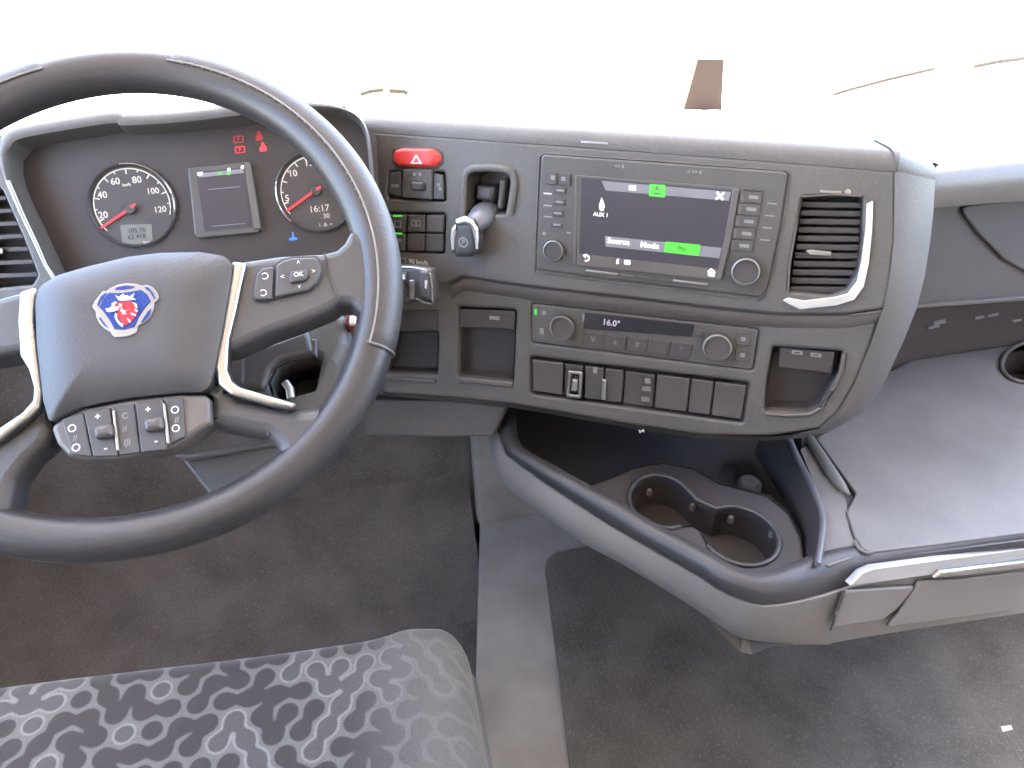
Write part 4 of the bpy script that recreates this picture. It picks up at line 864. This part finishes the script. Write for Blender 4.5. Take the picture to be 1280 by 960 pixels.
me.loops.add(q4.size); me.loops.foreach_set('vertex_index', q4.ravel().astype('i')); me.polygons.add(len(q4)); me.polygons.foreach_set('loop_start', np.arange(0, q4.size, 4).astype('i')); me.update(calc_edges=True); me.validate()
ca = me.color_attributes.new('weave', 'FLOAT_COLOR', 'POINT'); rgba = np.ones((len(verts), 4), 'f'); rgba[:, :3] = np.clip(col.reshape(-1, 3), 0, 1); ca.data.foreach_set('color', rgba.ravel())
cm = plastic('patterned seat cloth', (.2, .2, .2), .9, .5, 700); t = cm.node_tree; at = t.nodes.new('ShaderNodeAttribute'); at.attribute_name = 'weave'
t.links.new(at.outputs['Color'], t.nodes['Principled BSDF'].inputs['Base Color']); t.nodes['Principled BSDF'].inputs['Sheen Weight'].default_value = .15
link('cushion_cover', me, cm, seat, True, ang=80)
plain_m = plastic('plain seat cloth', (.084, .080, .071), .9, .4, 600)
sd = [verts.reshape(NY, NX, 3)[0, k] for k in range(0, NX, 20)] + [verts.reshape(NY, NX, 3)[0, -1]] + [verts.reshape(NY, NX, 3)[k, -1] for k in range(10, NY, 20)]
sd = [V([float(a) for a in p]) for p in sd]
cxs = V((XL + W_ / 2, float(np.mean(Yg)), 0))
def inn_(p, k): d_ = (cxs - p); d_.z = 0; return p + d_.normalized() * k
grid('cushion_side', [sd, [inn_(p, -.006) - V((0, 0, .02)) for p in sd], [inn_(p, -.004) - V((0, 0, .06)) for p in sd], [inn_(p, .02) - V((0, 0, .12)) for p in sd]], plain_m, seat)
box('seat_base', (XL + .06, -.25, .002), (XR - .06, .30, SZ - .12), black_m, seat, .02)
box('backrest', (XL + .02, -.42, SZ - .05), (XR - .02, -.22, SZ + .62), plain_m, seat, .04)
box('cushion_rear', (XL + .01, -.26, SZ - .11), (XR - .01, .24, SZ - .008), plain_m, seat, .02)

# ================================================================ FLOOR THINGS
zt_ = ZPl(TUN)
fm = slab('floor_mat', zt_, [(681, 712), (684, 698), (697, 689), (735, 682), (900, 640), (1250, 640), (1400, 760), (1400, 1150), (730, 1150), (712, 960), (698, 840)], .003, .008, rib_m, None, r=.02, bev=.002)
tag(fm, 'dark ribbed rubber floor mat right of the grey tunnel strip', 'floor mat')
fs_ = zt_.at(1258, 911, .009)
sq = mesh('paper_scrap', [fs_ + V((-.009, -.003, 0)), fs_ + V((.008, -.004, .002)), fs_ + V((.010, .003, .0025)), fs_ + V((-.006, .005, .001)), fs_ + V((-.009, -.003, -.0008)), fs_ + V((.008, -.004, .0012)), fs_ + V((.010, .003, .0017)), fs_ + V((-.006, .005, .0002))], [(0, 1, 2, 3), (7, 6, 5, 4), (0, 4, 5, 1), (1, 5, 6, 2), (2, 6, 7, 3), (3, 7, 4, 0)], paper_m, None, False)
tag(sq, 'tiny scrap of white paper lying on the dark floor mat', 'scrap')
# ================================================================ ON AND BEYOND THE DASH TOP
def Ztop(y): return .985
bp_ = Yp(878, 137, 1.17)
cb = thing('folded_card', 'brown folded card standing upright on the dash under the windscreen', 'card', tuple(bp_))
yb = bp_.y
def cardpt(px, py, dy=0): return Yp(px, py, yb + dy)
Acd = [cardpt(857, 137), cardpt(902, 137), cardpt(905, 74), cardpt(875, 74)]
mesh('card_panel', Acd + [p + V((0, .003, 0)) for p in Acd], [(0, 1, 2, 3), (7, 6, 5, 4), (0, 4, 5, 1), (1, 5, 6, 2), (2, 6, 7, 3), (3, 7, 4, 0)], card_m, cb, False)
Bcd = [cardpt(857, 137), cardpt(875, 74), cardpt(866, 69, .03), cardpt(853, 136, .03)]
mesh('card_flap', Bcd + [p + V((-.003, .001, 0)) for p in Bcd], [(0, 1, 2, 3), (7, 6, 5, 4), (0, 4, 5, 1), (1, 5, 6, 2), (2, 6, 7, 3), (3, 7, 4, 0)], plastic('brown card edge', (.10, .06, .04), .8), cb, False)
def wiper(nm, lab, arm, blade):
    w = thing('wiper', lab, 'wiper', tuple(Yp(*arm[0], 1.27)))
    tube('wiper_arm', [Yp(x, y, 1.27) for x, y in arm], .006, wiper_m, w, n=8); tube('wiper_blade', [Yp(x, y, 1.255) for x, y in blade], .005, wiper_m, w, n=8)
wiper('w', 'thin dark wiper outside the windscreen at the right of the card', [(1215, 82), (1245, 76), (1290, 70)], [(1002, 133), (1050, 114), (1110, 98), (1166, 85)])
wiper('w', 'thin dark wiper outside the windscreen behind the instrument hood', [(486, 112), (505, 113), (510, 116)], [(450, 117), (462, 113), (480, 111)])
